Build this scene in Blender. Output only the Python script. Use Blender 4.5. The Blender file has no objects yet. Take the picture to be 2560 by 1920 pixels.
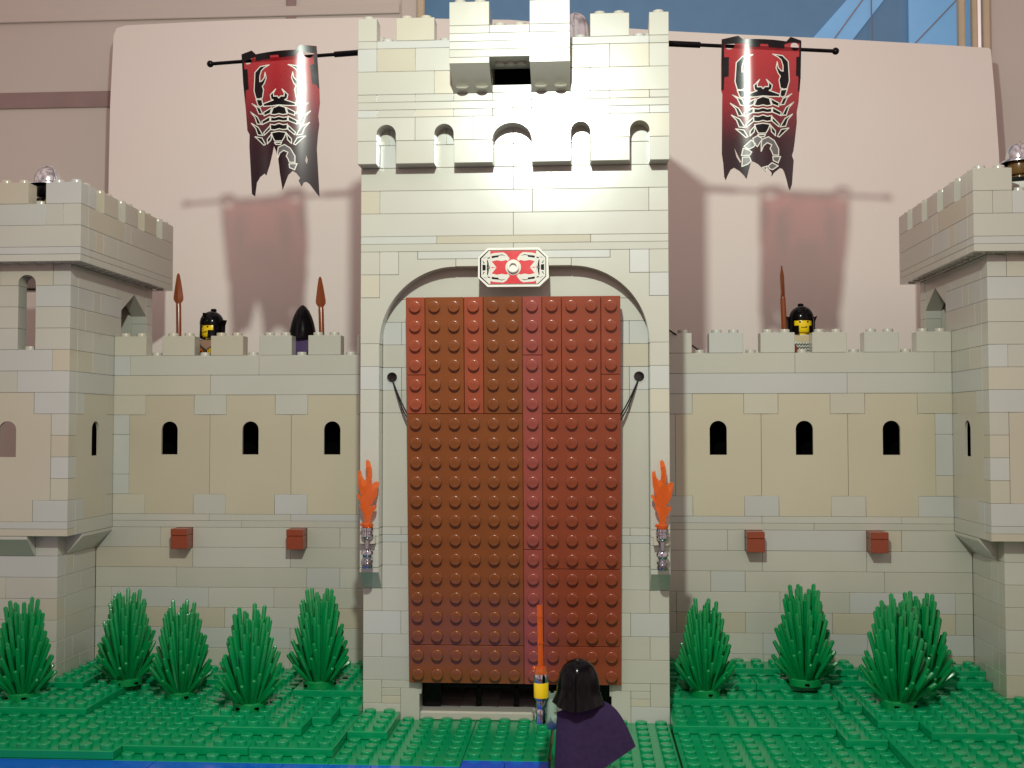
import bpy, bmesh, math, random
from mathutils import Vector, Matrix
from mathutils.geometry import tessellate_polygon

# ------------------------------------------------------------------ units
S = 0.008                      # one stud pitch (8 mm) in metres; all shapes below are written in studs
sc = bpy.context.scene
COL = sc.collection

# ------------------------------------------------------------------ camera
CP = Vector((3.6726, -59.14, 15.718))
yaw, pit, rol, FPX = 0.0644, 0.0370, -0.0009, 2822.3
fw = Vector((-math.sin(yaw)*math.cos(pit), math.cos(yaw)*math.cos(pit), math.sin(pit)))
rt = Vector((math.cos(yaw), math.sin(yaw), 0)); up = rt.cross(fw)
r2 = math.cos(rol)*rt+math.sin(rol)*up; u2 = -math.sin(rol)*rt+math.cos(rol)*up
cd = bpy.data.cameras.new('camera'); cam = bpy.data.objects.new('camera', cd); COL.objects.link(cam)
cd.sensor_width = 36; cd.lens = 36*FPX/2560; cd.clip_start = 0.02; cd.clip_end = 20
M = Matrix((r2, u2, -fw)).transposed().to_4x4(); M.translation = CP*S
cam.matrix_world = M
sc.camera = cam

# ------------------------------------------------------------------ world and lamp
w = bpy.data.worlds.new('World'); sc.world = w; w.use_nodes = True
bg = w.node_tree.nodes['Background']
bg.inputs['Strength'].default_value = 0.52
_n = w.node_tree.nodes; _l = w.node_tree.links      # dim room fill; noise added so chrome reflects uneven surroundings
_tc = _n.new('ShaderNodeTexCoord'); _nz = _n.new('ShaderNodeTexNoise'); _nz.inputs['Scale'].default_value = 2.2; _nz.inputs['Detail'].default_value = 1.5
_l.new(_tc.outputs['Generated'], _nz.inputs['Vector'])
_cr = _n.new('ShaderNodeValToRGB'); _l.new(_nz.outputs['Fac'], _cr.inputs['Fac'])
_cr.color_ramp.elements[0].position = 0.36; _cr.color_ramp.elements[0].color = (0.34, 0.22, 0.20, 1)
_cr.color_ramp.elements[1].position = 0.62; _cr.color_ramp.elements[1].color = (1.75, 1.35, 1.28, 1)
_l.new(_cr.outputs['Color'], bg.inputs['Color'])
ld = bpy.data.lights.new('desk_lamp_light', 'SPOT'); ld.spot_size = math.radians(118); ld.spot_blend = 1.0; ld.energy = 5.1; ld.color = (0.91, 1.0, 0.89)
ld.shadow_soft_size = 0.75*S
lo = bpy.data.objects.new('desk_lamp_light', ld); COL.objects.link(lo); lo.location = Vector((0.9, -41, 42))*S
lo.rotation_euler = (Vector((0.5, 0, 25))-Vector((0.9, -41, 42))).to_track_quat('-Z', 'Y').to_euler()
vs = sc.view_settings
vs.view_transform = 'Standard'; vs.look = 'None'; vs.gamma = 1; vs.exposure = 0
try: vs.use_curve_mapping = False
except Exception: pass
sc.render.engine = 'CYCLES'

# ------------------------------------------------------------------ materials
def srgb(r, g, b):
    f = lambda c: (c/255/12.92) if c/255 <= 0.04045 else ((c/255+0.055)/1.055)**2.4
    return (f(r), f(g), f(b), 1)
def mat(name, col, rough=0.25, metal=0, spec=0.5, noise=0.06, nscale=6, bump=0.0, bscale=60, trans=0, alpha_tint=None, tint=False, rvar=0.06, coat=0):
    m = bpy.data.materials.new(name); m.use_nodes = True
    nt = m.node_tree; N = nt.nodes; L = nt.links; b = N['Principled BSDF']
    tc = N.new('ShaderNodeTexCoord')
    nz = N.new('ShaderNodeTexNoise'); nz.inputs['Scale'].default_value = nscale/S/10; nz.inputs['Detail'].default_value = 5
    L.new(tc.outputs['Object'], nz.inputs['Vector'])
    mr = N.new('ShaderNodeMapRange'); mr.inputs['To Min'].default_value = 1-noise; mr.inputs['To Max'].default_value = 1+noise
    mr.inputs['From Min'].default_value = 0.3; mr.inputs['From Max'].default_value = 0.7
    L.new(nz.outputs['Fac'], mr.inputs['Value'])
    mx = N.new('ShaderNodeVectorMath'); mx.operation = 'SCALE'
    if tint:
        at = N.new('ShaderNodeAttribute'); at.attribute_name = 'tint'; L.new(at.outputs['Color'], mx.inputs[0])
    else:
        rgb = N.new('ShaderNodeRGB'); rgb.outputs[0].default_value = col; L.new(rgb.outputs[0], mx.inputs[0])
    L.new(mr.outputs['Result'], mx.inputs['Scale'])
    L.new(mx.outputs[0], b.inputs['Base Color'])
    rr = N.new('ShaderNodeMapRange'); rr.inputs['To Min'].default_value = rough-rvar; rr.inputs['To Max'].default_value = rough+rvar
    n2 = N.new('ShaderNodeTexNoise'); n2.inputs['Scale'].default_value = nscale*2.7/S/10; n2.inputs['Detail'].default_value = 6
    L.new(tc.outputs['Object'], n2.inputs['Vector']); L.new(n2.outputs['Fac'], rr.inputs['Value']); L.new(rr.outputs['Result'], b.inputs['Roughness'])
    b.inputs['Metallic'].default_value = metal; b.inputs['Specular IOR Level'].default_value = spec
    b.inputs['Coat Weight'].default_value = coat; b.inputs['Coat Roughness'].default_value = 0.2
    if trans:
        b.inputs['Transmission Weight'].default_value = trans; b.inputs['IOR'].default_value = 1.45
    if bump:
        n3 = N.new('ShaderNodeTexNoise'); n3.inputs['Scale'].default_value = bscale/S/10; n3.inputs['Detail'].default_value = 3
        L.new(tc.outputs['Object'], n3.inputs['Vector'])
        bp = N.new('ShaderNodeBump'); bp.inputs['Strength'].default_value = bump; bp.inputs['Distance'].default_value = 0.0002
        L.new(n3.outputs['Fac'], bp.inputs['Height']); L.new(bp.outputs['Normal'], b.inputs['Normal'])
    return m
BRICK = mat('aged_grey_plastic', None, rough=0.245, tint=True, noise=0.04, nscale=1.6, bump=0.10, bscale=5, rvar=0.06, spec=0.7, coat=0.55)
GREEN = mat('green_plastic', srgb(0, 143, 88), rough=0.24, noise=0.05, bump=0.1, bscale=8)
BUSH = mat('green_leaf_plastic', srgb(0, 130, 66), rough=0.28, noise=0.08)
BLUE = mat('blue_plastic', srgb(20, 84, 205), rough=0.16, noise=0.05)
BROWN = mat('brown_plastic', None, rough=0.2, rvar=.04, tint=True, noise=0.05, bump=0.1, bscale=6, coat=.3)
REDBR = mat('reddish_brown_plastic', srgb(138, 62, 38), rough=0.28)
BLACK = mat('black_plastic', srgb(8, 6, 9), rough=0.15, rvar=.04, noise=0.05, spec=0.16, bump=.15, bscale=3)
DARK = mat('recess_shade_black', srgb(6, 4, 6), rough=0.9, spec=.03)  # black colour in place of shade inside rooms, slits and recesses
FLOOR = mat('dark_grey_tile', None, tint=True, rough=0.15)
YELLOW = mat('yellow_plastic', srgb(236, 200, 20), rough=0.25)
SILVER = mat('silver_chrome', srgb(182, 184, 192), rough=0.12, metal=1, noise=0.03)
SILVP = mat('silver_painted_plastic', srgb(206, 207, 210), rough=0.2, metal=0.9, noise=0.03)
PURPLE = mat('purple_plastic', srgb(66, 44, 92), rough=0.45)
CLOTH = mat('purple_cloth', srgb(50, 37, 66), rough=0.95, spec=0.1, noise=0.12, nscale=40, bump=0.5, bscale=90)
ORANGE = mat('orange_print', srgb(205, 95, 20), rough=0.3)
WHITEP = mat('white_print', srgb(205, 203, 192), rough=0.3)
BLACKP = mat('black_print', srgb(14, 8, 11), rough=0.2, spec=.25)
GREYP = mat('grey_print', srgb(96, 90, 92), rough=0.22)
REDP = mat('red_print', srgb(200, 40, 48), rough=0.25)
SHWHITE = mat('white_plastic', srgb(222, 220, 210), rough=0.25)
SPEAR = mat('spear_brown_plastic', srgb(126, 62, 28), rough=0.22)
SAND = mat('sand_green_plastic', srgb(120, 145, 130), rough=0.35)
STRING = mat('black_string', srgb(30, 28, 32), rough=0.9)
CARD = mat('pale_card', srgb(230, 220, 213), rough=0.8, spec=0.15, noise=0.025, nscale=.5)
WALLP = mat('painted_wall', srgb(203, 192, 184), rough=0.8, spec=0.15, noise=0.03, nscale=.4)
MOULD = mat('painted_moulding', srgb(150, 128, 124), rough=0.8, spec=0.15)
CREAM = mat('cream_frame_paint', srgb(196, 178, 150), rough=0.6)
TABLE = mat('table_top', srgb(120, 100, 80), rough=0.5)
def trans_orange():
    m = mat('clear_orange_plastic', srgb(255, 128, 52), rough=0.12, trans=0.66, noise=0.03)
    b = m.node_tree.nodes['Principled BSDF']; return m
FIRE = trans_orange()
def pane(name, col, e):
    m = mat(name, col, rough=0.35)
    b = m.node_tree.nodes['Principled BSDF']
    b.inputs['Emission Color'].default_value = col; b.inputs['Emission Strength'].default_value = e
    return m
GLOWB = pane('self_lit_blue', srgb(76, 108, 136), 0.42)  # emission added to keep the blue bright where lamp light falls off
GLOWL = pane('self_lit_light_blue', srgb(108, 154, 194), 0.48)
def cloth_red():
    # printed plastic sheet: red fading to near black with the height in the print
    m = bpy.data.materials.new('printed_banner_sheet'); m.use_nodes = True
    nt = m.node_tree; N = nt.nodes; L = nt.links; b = N['Principled BSDF']
    tc = N.new('ShaderNodeTexCoord'); sp = N.new('ShaderNodeSeparateXYZ'); L.new(tc.outputs['Object'], sp.inputs[0])
    mr = N.new('ShaderNodeMapRange'); mr.inputs['From Min'].default_value = -0.2*S; mr.inputs['From Max'].default_value = -8*S
    L.new(sp.outputs['Z'], mr.inputs['Value'])
    cr = N.new('ShaderNodeValToRGB'); L.new(mr.outputs['Result'], cr.inputs['Fac'])
    e = cr.color_ramp.elements
    e[0].position = 0; e[0].color = srgb(150, 20, 30); e[1].position = 1; e[1].color = srgb(20, 6, 14)
    for p, c in ((0.28, srgb(140, 20, 32)), (0.42, srgb(92, 14, 30)), (0.56, srgb(34, 8, 18))):
        q = e.new(p); q.color = c
    L.new(cr.outputs['Color'], b.inputs['Base Color'])
    b.inputs['Roughness'].default_value = 0.17; b.inputs['Coat Weight'].default_value = 0.6; b.inputs['Coat Roughness'].default_value = 0.08
    tr = N.new('ShaderNodeBsdfTransparent'); tr.inputs['Color'].default_value = (1.0, 0.42, 0.45, 1)
    mx = N.new('ShaderNodeMixShader')
    fr_ = N.new('ShaderNodeMapRange'); fr_.inputs['From Min'].default_value = 0; fr_.inputs['From Max'].default_value = .75; fr_.inputs['To Min'].default_value = .58; fr_.inputs['To Max'].default_value = .05
    L.new(mr.outputs['Result'], fr_.inputs['Value']); L.new(fr_.outputs['Result'], mx.inputs['Fac'])
    out = [n for n in N if n.type == 'OUTPUT_MATERIAL'][0]
    L.new(b.outputs[0], mx.inputs[1]); L.new(tr.outputs[0], mx.inputs[2]); L.new(mx.outputs[0], out.inputs['Surface'])
    return m
BANNER = cloth_red()

# brick colours (old light grey, bluish grey, yellowed)
G_ = [srgb(183, 182, 170), srgb(181, 180, 167), srgb(185, 184, 173), srgb(183, 181, 168)]
B_ = [srgb(185, 186, 181), srgb(182, 184, 177)]
T_ = [srgb(185, 178, 158), srgb(183, 177, 157), srgb(186, 181, 163)]
PANEL = [srgb(184, 175, 150), srgb(182, 173, 149), srgb(186, 178, 154)]
rnd = random.Random(7)
def gcol(k=None):
    if k == 'B': c = rnd.choice(B_)
    elif k == 'T': c = rnd.choice(T_)
    elif k == 'G': c = rnd.choice(G_)
    elif k == 'P': c = rnd.choice(PANEL)
    else:
        r = rnd.random(); c = rnd.choice(G_) if r < .68 else (rnd.choice(B_) if r < .84 else rnd.choice(T_))
    j = rnd.uniform(.975, 1.02)
    return (c[0]*j, c[1]*j, c[2]*j, 1)
WHITE = (.8, .8, .8, 1)

# ------------------------------------------------------------------ mesh builder
class MB:
    def __init__(s): s.v = []; s.f = []; s.c = []; s.m = []; s.o = Vector((0, 0, 0)); s.flip = 1
    def add(s, vs, fs, col=WHITE, mi=0):
        n = len(s.v); s.v += [tuple(q) for q in vs]
        for f in fs: s.f.append([n+i for i in f]); s.c.append(col); s.m.append(mi)
    def box(s, x0, x1, y0, y1, z0, z1, col=WHITE, ch=.02, gap=.005, mi=0, tilt=0.0):
        if x0 > x1: x0, x1 = x1, x0
        x0 += gap; x1 -= gap; y0 += gap*.5; y1 -= gap*.5; z0 += gap; z1 -= gap
        c = min(ch, (x1-x0)*.3, (y1-y0)*.3, (z1-z0)*.3)
        t = [rnd.uniform(-tilt, tilt) for _ in range(3)] if tilt else (0, 0, 0)
        vs = []
        idx = {}
        cx, cz = (x0+x1)/2, (z0+z1)/2
        for ix, x in ((0, x0), (1, x1)):
            for iy, y in ((0, y0), (1, y1)):
                for iz, z in ((0, z0), (1, z1)):
                    dx = c if ix == 0 else -c; dy = c if iy == 0 else -c; dz = c if iz == 0 else -c
                    for a, p in enumerate(((x, y+dy, z+dz), (x+dx, y, z+dz), (x+dx, y+dy, z))):
                        idx[(ix, iy, iz, a)] = len(vs)
                        p = (p[0], p[1]+t[0]+t[1]*(p[0]-cx)/(x1-x0)*2+t[2]*(p[2]-cz)/(z1-z0)*2 if tilt else p[1], p[2])
                        vs.append(p)
        I = idx; F = []
        F.append([I[0, 0, 0, 0], I[0, 0, 1, 0], I[0, 1, 1, 0], I[0, 1, 0, 0]])
        F.append([I[1, 0, 0, 0], I[1, 1, 0, 0], I[1, 1, 1, 0], I[1, 0, 1, 0]])
        F.append([I[0, 0, 0, 1], I[1, 0, 0, 1], I[1, 0, 1, 1], I[0, 0, 1, 1]])
        F.append([I[0, 1, 0, 1], I[0, 1, 1, 1], I[1, 1, 1, 1], I[1, 1, 0, 1]])
        F.append([I[0, 0, 0, 2], I[0, 1, 0, 2], I[1, 1, 0, 2], I[1, 0, 0, 2]])
        F.append([I[0, 0, 1, 2], I[1, 0, 1, 2], I[1, 1, 1, 2], I[0, 1, 1, 2]])
        for a in (0, 1):
            for b in (0, 1):
                F.append([I[a, b, 0, 0], I[a, b, 1, 0], I[a, b, 1, 1], I[a, b, 0, 1]])
                F.append([I[a, 0, b, 0], I[a, 1, b, 0], I[a, 1, b, 2], I[a, 0, b, 2]])
                F.append([I[0, a, b, 1], I[1, a, b, 1], I[1, a, b, 2], I[0, a, b, 2]])
                for d in (0, 1): F.append([I[a, b, d, 0], I[a, b, d, 1], I[a, b, d, 2]])
        s.add(vs, F, col, mi)
    def prism(s, out, holes, y0, y1, col=WHITE, mi=0, gap=0.0, axis='y'):
        """polygon in (x,z) with holes, extruded from y0 to y1 (axis 'x': polygon in (y,z), extruded along x)"""
        rings = [out]+list(holes)
        flat = [p for r in rings for p in r]
        tri = tessellate_polygon([[Vector((a, b, 0)) for a, b in r] for r in rings])
        P = (lambda a, b, t: (a, t, b)) if axis == 'y' else ((lambda a, b, t: (t, a, b)) if axis == 'x' else (lambda a, b, t: (a, b, t)))
        n = len(flat)
        vs = [P(a, b, y0) for a, b in flat]+[P(a, b, y1) for a, b in flat]
        F = [list(t) for t in tri]+[[n+t[2], n+t[1], n+t[0]] for t in tri]
        k = 0
        for r in rings:
            m = len(r)
            for i in range(m):
                j = (i+1) % m; F.append([k+i, k+j, n+k+j, n+k+i])
            k += m
        s.add(vs, F, col, mi)
    def lathe(s, prof, cx=0, cy=0, cz=0, seg=20, col=WHITE, mi=0, sx=1, sy=1, mtx=None, a0=0, a1=2*math.pi, caps=True):
        full = abs(a1-a0-2*math.pi) < 1e-6
        na = seg if full else seg+1
        vs = []; F = []
        for r, z in prof:
            for i in range(na):
                a = a0+(a1-a0)*i/seg
                vs.append(Vector((r*math.cos(a)*sx, r*math.sin(a)*sy, z)))
        for j in range(len(prof)-1):
            for i in range(seg):
                i2 = (i+1) % na
                F.append([j*na+i, j*na+i2, (j+1)*na+i2, (j+1)*na+i])
        if full and caps:
            if prof[0][0] > 1e-6: F.append([i for i in range(na)][::-1])
            if prof[-1][0] > 1e-6: F.append([(len(prof)-1)*na+i for i in range(na)])
        if mtx is not None: vs = [mtx @ v for v in vs]
        vs = [(v[0]+cx, v[1]+cy, v[2]+cz) for v in vs]
        s.add(vs, F, col, mi)
    def stud(s, x, y, z, col=WHITE, seg=16, mi=0, mtx=None):
        s.lathe([(.3, -.01), (.3, .16), (.297, .178), (.288, .194), (.274, .205), (.255, .211), (.235, .213)], x, y, z, seg, col, mi, mtx=mtx)
    def tube(s, pts, rad, seg=8, col=WHITE, mi=0, cap=True, round_tip=False, flat=1.0):
        pts = [Vector(p) for p in pts]
        if not isinstance(rad, (list, tuple)): rad = [rad]*len(pts)
        vs = []; n = len(pts); ref = None
        for i, p in enumerate(pts):
            d = (pts[min(i+1, n-1)]-pts[max(i-1, 0)]).normalized()
            if ref is None:
                ref = Vector((0, 0, 1)) if abs(d.z) < .9 else Vector((1, 0, 0))
            a = d.cross(ref).normalized(); b = d.cross(a).normalized(); ref = -b if False else ref
            for k in range(seg):
                t = 2*math.pi*k/seg
                vs.append(p+a*math.cos(t)*rad[i]+b*math.sin(t)*rad[i]*flat)
        F = []
        for i in range(n-1):
            for k in range(seg):
                k2 = (k+1) % seg; F.append([i*seg+k, i*seg+k2, (i+1)*seg+k2, (i+1)*seg+k])
        if cap:
            F.append(list(range(seg))[::-1]); F.append([(n-1)*seg+k for k in range(seg)])
        s.add(vs, F, col, mi)
    def build(s, name, mats, parent=None, loc=(0, 0, 0), angle=32, fixn=True):
        me = bpy.data.meshes.new(name)
        l = Vector(loc)
        me.from_pydata([((v[0]-l.x)*S, (v[1]-l.y)*S, (v[2]-l.z)*S) for v in s.v], [], s.f)
        if not isinstance(mats, (list, tuple)): mats = [mats]
        for m in mats: me.materials.append(m)
        me.polygons.foreach_set('material_index', s.m)
        me.polygons.foreach_set('use_smooth', [True]*len(s.f))
        ca = me.color_attributes.new('tint', 'FLOAT_COLOR', 'CORNER')
        buf = []
        for p, c in zip(me.polygons, s.c): buf += list(c)*p.loop_total
        ca.data.foreach_set('color', buf)
        if fixn:
            bm = bmesh.new(); bm.from_mesh(me); bmesh.ops.recalc_face_normals(bm, faces=bm.faces); bm.to_mesh(me); bm.free()
        me.set_sharp_from_angle(angle=math.radians(angle))
        me.update()
        o = bpy.data.objects.new(name, me); COL.objects.link(o)
        pl = Vector(getattr(parent, '_l', (0, 0, 0))) if parent is None else Vector(parent['org'])
        if parent is not None: o.parent = parent
        o.location = (l-pl)*S
        o['org'] = tuple(l)
        return o
def thing(name, label, cat, loc=(0, 0, 0), group=None):
    o = bpy.data.objects.new(name, None); COL.objects.link(o); o.empty_display_size = .01
    o.location = Vector(loc)*S; o['org'] = tuple(loc); return tag(o, label, cat, group)
def tag(o, label, cat, group=None):
    o['label'] = label; o['category'] = cat
    if group: o['group'] = group
    return o
def copy_tree(o, loc=None, rz=None, label=None):
    c = o.copy(); COL.objects.link(c)
    for ch in list(o.children):
        d = ch.copy(); COL.objects.link(d); d.parent = c
        for g in list(ch.children):
            e = g.copy(); COL.objects.link(e); e.parent = d
    if loc is not None: c.location = Vector(loc)*S; c['org'] = tuple(loc)
    if rz is not None: c.rotation_euler[2] = rz
    if label: c['label'] = label
    return c
TL = .006
def course(mb, y0, y1, z0, z1, xs, cols='', tilt=TL):
    for i in range(len(xs)-1):
        k = cols[i] if i < len(cols) and cols[i] != '.' else None
        mb.box(xs[i], xs[i+1], y0, y1, z0, z1, gcol(k), tilt=tilt)
def course_y(mb, x0, x1, z0, z1, ys, cols=''):
    for i in range(len(ys)-1):
        k = cols[i] if i < len(cols) and cols[i] != '.' else None
        mb.box(x0, x1, ys[i], ys[i+1], z0, z1, gcol(k))
def rsplit(a, b, lens=(2, 3, 4, 4, 6, 8), first=None):
    xs = [a]; x = a+(first if first else rnd.choice((1, 2, 3)))
    while x < b-.5: xs.append(x); x += rnd.choice(lens)
    xs.append(b); return xs
def arc(cx, cz, r, a0, a1, n, rz=None):
    rz = rz or r
    return [(cx+r*math.cos(math.radians(a0+(a1-a0)*i/n)), cz+rz*math.sin(math.radians(a0+(a1-a0)*i/n))) for i in range(n+1)]
def arch_hole(cx, w2, z0, zs, rz=None, n=12):
    return [(cx+w2, z0)]+arc(cx, zs, w2, 0, 180, n, rz)+[(cx-w2, z0)]

# ------------------------------------------------------------------ setting: table, ground, water, room
m = MB(); m.box(-75, 75, -55, 45, -4, -.05, ch=.1); o = m.build('table_top', TABLE); o['kind'] = 'structure'

PL = [  # x0,x1,y0,y1,ztop
 (-40, -16, -8, 8, .4), (-16, -8, -8, 0, .4), (-8, -2, -8, 0, .4), (-2, 1.94, -7, 0, .4), (2.06, 7.95, -16, 0, .4), (8.03, 40, -16, 0, .4), (-16, -8, 0, 8, .4), (8, 40, 0, 8, .4), (-8, 8, 0, 16, .4),
 (-40, -30, -8, -2, .8), (-30, -18, -8, -2, .8), (-18, -12, -7, 0, .8), (-12, -8, -7, 0, .8), (-22, -8, 0, 8, .8), (-40, -22, -2, 8, .8), (-22, -18, -2, 0, .8), (-8, -6, -4, 0, .8),
 (8, 16, -2, 8, .8), (16, 18, -4, 8, .8), (18, 26, -16, 8, .8), (26, 40, -16, 8, .8),
 (-14, -10, -5, 1, 1.2), (-10, -9, -3, 1, 1.2), (-9, -8, -1, 1, 1.2), (-16, -14, -3, 8, 1.2), (-14, -8, 1, 8, 1.2), (-22, -16, 5, 8, 1.2), (-30, -22, -2, 8, 1.2), (-40, -30, -2, 8, 1.2),
 (8, 17, 2, 8, 1.2), (17, 18, 1, 8, 1.2), (18, 20, -2, 8, 1.2), (20, 24, -4, 8, 1.2), (24, 40, -3, 8, 1.2),
 (-12, -8, 1, 8, 1.6), (-40, -24, 2, 8, 1.6), (8, 13, 4, 8, 1.6), (13, 17, 4, 8, 1.6), (17, 26, 5, 8, 1.6), (-24, -20, 6, 8, 1.6),
 (8, 15, 6, 8, 2.0), (17, 19, 6, 8, 2.0), (24, 26, 6, 8, 2.0)]
BUSHES = [(-26.4, 0, 1.2), (-22.2, 3.6, 1.2), (-18.6, 2.4, .8), (-13.6, -1.4, 1.2), (-10.8, 2.0, 1.6), (10.1, 3.0, 1.2), (15.6, 4.0, 1.6), (19.8, 1.0, 1.2), (21.6, 3.4, 1.2)]
gm = MB()
for (x0, x1, y0, y1, zt) in PL:
    gm.box(x0, x1, y0, y1, zt-.4, zt, ch=.025, gap=.01)
def gtop(x, y):
    z = None
    for (x0, x1, y0, y1, zt) in PL:
        if x0 < x < x1 and y0 < y < y1 and (z is None or zt > z): z = zt
    return z
for i in range(-40, 34):
    for j in range(-16, 8):
        x, y = i+.5, j+.5
        z = gtop(x, y)
        if z is None: continue
        if abs(x) < 8 and y > 0: continue
        if abs(x) > 26 and y > 3: continue
        if any(math.hypot(x-bx, y-by) < .9 for bx, by, bz in BUSHES): continue
        gm.stud(x, y, z, seg=16)
o = gm.build('ground', GREEN); o['kind'] = 'structure'
wm = MB()
for (x0, x1, y0, y1) in ((-40, -28, -20, -8), (-28, -24, -20, -8), (-24, -16, -20, -8), (-16, -10, -20, -8), (-10, -6, -12, -8), (-10, -6, -20, -12), (-6, -2, -12, -8), (-6, -2, -20, -12), (-2, 0, -11, -7), (0, 2, -11, -7), (-2, 2, -20, -11)):
    wm.box(x0, x1, y0, y1, 0, .4, ch=.02, gap=.012, tilt=0)
o = wm.build('water', BLUE); o['kind'] = 'structure'

# room behind
m = MB()
WY = 27
m.box(-80, -10.5, WY, WY+1, -4, 70, ch=.02)
m.box(-10.5, -9.2, WY-.3, WY+1, -4, 70, ch=.1)
m.box(-9.2, 31.6, WY, WY+1, -4, 30, ch=.02)
m.box(33.9, 80, WY, WY+1, -4, 70, ch=.02)
m.box(-80, -28, WY-.14, WY-.02, 40.9, 42.2, ch=.1, mi=1)
m.box(-19.6, -18.8, WY-.18, WY-.02, 30, 70, ch=.08, mi=1)
m.box(-80, -10.6, WY-.22, WY-.03, 47.8, 48.6, ch=.08)
o = m.build('wall', [WALLP, MOULD]); o['kind'] = 'structure'
# window opening: recessed blue panes with added glow, and frame bars
wt = thing('window', 'blue window, its glow added, with cream frame bars high behind the castle', 'window', (11, WY, 30))
m = MB(); m.box(-9.2, 33.9, WY+3, WY+3.2, 28, 70, ch=.01); m.build('pane', GLOWB, wt)
m = MB(); m.prism([(20.2, 44.5), (23.6, 44.5), (27.2, 49.1), (29, 51.5), (26.6, 51.5), (24.4, 49.2)], [], WY+2.7, WY+2.9); m.build('brace', GLOWL, wt)
m = MB(); m.prism([(29.0, 44.5), (33.9, 44.5), (33.9, 56), (29.0, 56)], [], WY+2.6, WY+2.8); m.build('brace', GLOWL, wt)
m = MB(); m.tube([(26.1, WY+2.5, 44), (26.1, WY+2.5, 50)], .05, 6); m.tube([(28.8, WY+2.4, 44.8), (33.4, WY+2.4, 49.6)], .05, 6); m.tube([(22.4, WY+2.4, 44.8), (25.9, WY+2.4, 49.6)], .05, 6)
m.build('wire', MOULD, wt)
m = MB(); m.box(-9.2, -8.6, WY-.6, WY-.1, 28, 70, ch=.1); m.build('frame', CREAM, wt)
for x0, x1 in ((31.7, 32.2), (32.7, 33.1), (33.5, 34.0)):
    m = MB(); m.box(x0, x1, WY-.8, WY-.1, 28, 70, ch=.1); m.build('frame', CREAM, wt)
# card sheet leaning behind the castle
def card():
    out = [(-32.0, -3), (-31.95, 45.4), (-31.75, 45.95), (-31.1, 46.15)]
    out += [(-22, 46.35), (-12.8, 46.35), (-1.8, 46.0), (10, 44.9), (21.7, 44.0), (30, 43.2), (32.8, 42.9), (32.95, 42.75), (33.3, 35), (33.6, -3)]
    bm = bmesh.new()
    vs = [bm.verts.new((a, 0, b)) for a, b in out]; bm.faces.new(vs)
    for k in range(-30, 34, 4):
        bmesh.ops.bisect_plane(bm, geom=bm.verts[:]+bm.edges[:]+bm.faces[:], plane_co=(k, 0, 0), plane_no=(1, 0, 0))
    for k in range(0, 46, 5):
        bmesh.ops.bisect_plane(bm, geom=bm.verts[:]+bm.edges[:]+bm.faces[:], plane_co=(0, 0, k), plane_no=(0, 0, 1))
    for v in bm.verts:
        x, z = v.co.x, v.co.z
        y = 23+.35*math.sin(x*.09+.5)+max(0, z-38)**2*.008+(z-20)*.01
        d = max(0, -27-x)*.5+max(0, z-43)
        v.co = Vector((x, y, z))*S
    ret = bmesh.ops.extrude_face_region(bm, geom=bm.faces[:])
    for g in ret['geom']:
        if isinstance(g, bmesh.types.BMVert): g.co.y += .12*S
    bmesh.ops.recalc_face_normals(bm, faces=bm.faces)
    me = bpy.data.meshes.new('card_sheet'); bm.to_mesh(me); bm.free(); me.materials.append(CARD)
    for p in me.polygons: p.use_smooth = True
    me.set_sharp_from_angle(angle=math.radians(35))
    o = bpy.data.objects.new('card_sheet', me); COL.objects.link(o); o['org'] = (0, 0, 0)
    tag(o, 'large pale pinkish card sheet standing upright behind the castle', 'card sheet')
card()

# ------------------------------------------------------------------ gatehouse
gate = thing('gatehouse', 'tall pale grey brick gatehouse with raised brown drawbridge between the two walls', 'castle gatehouse', (0, 4, .4))
m = MB()
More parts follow.
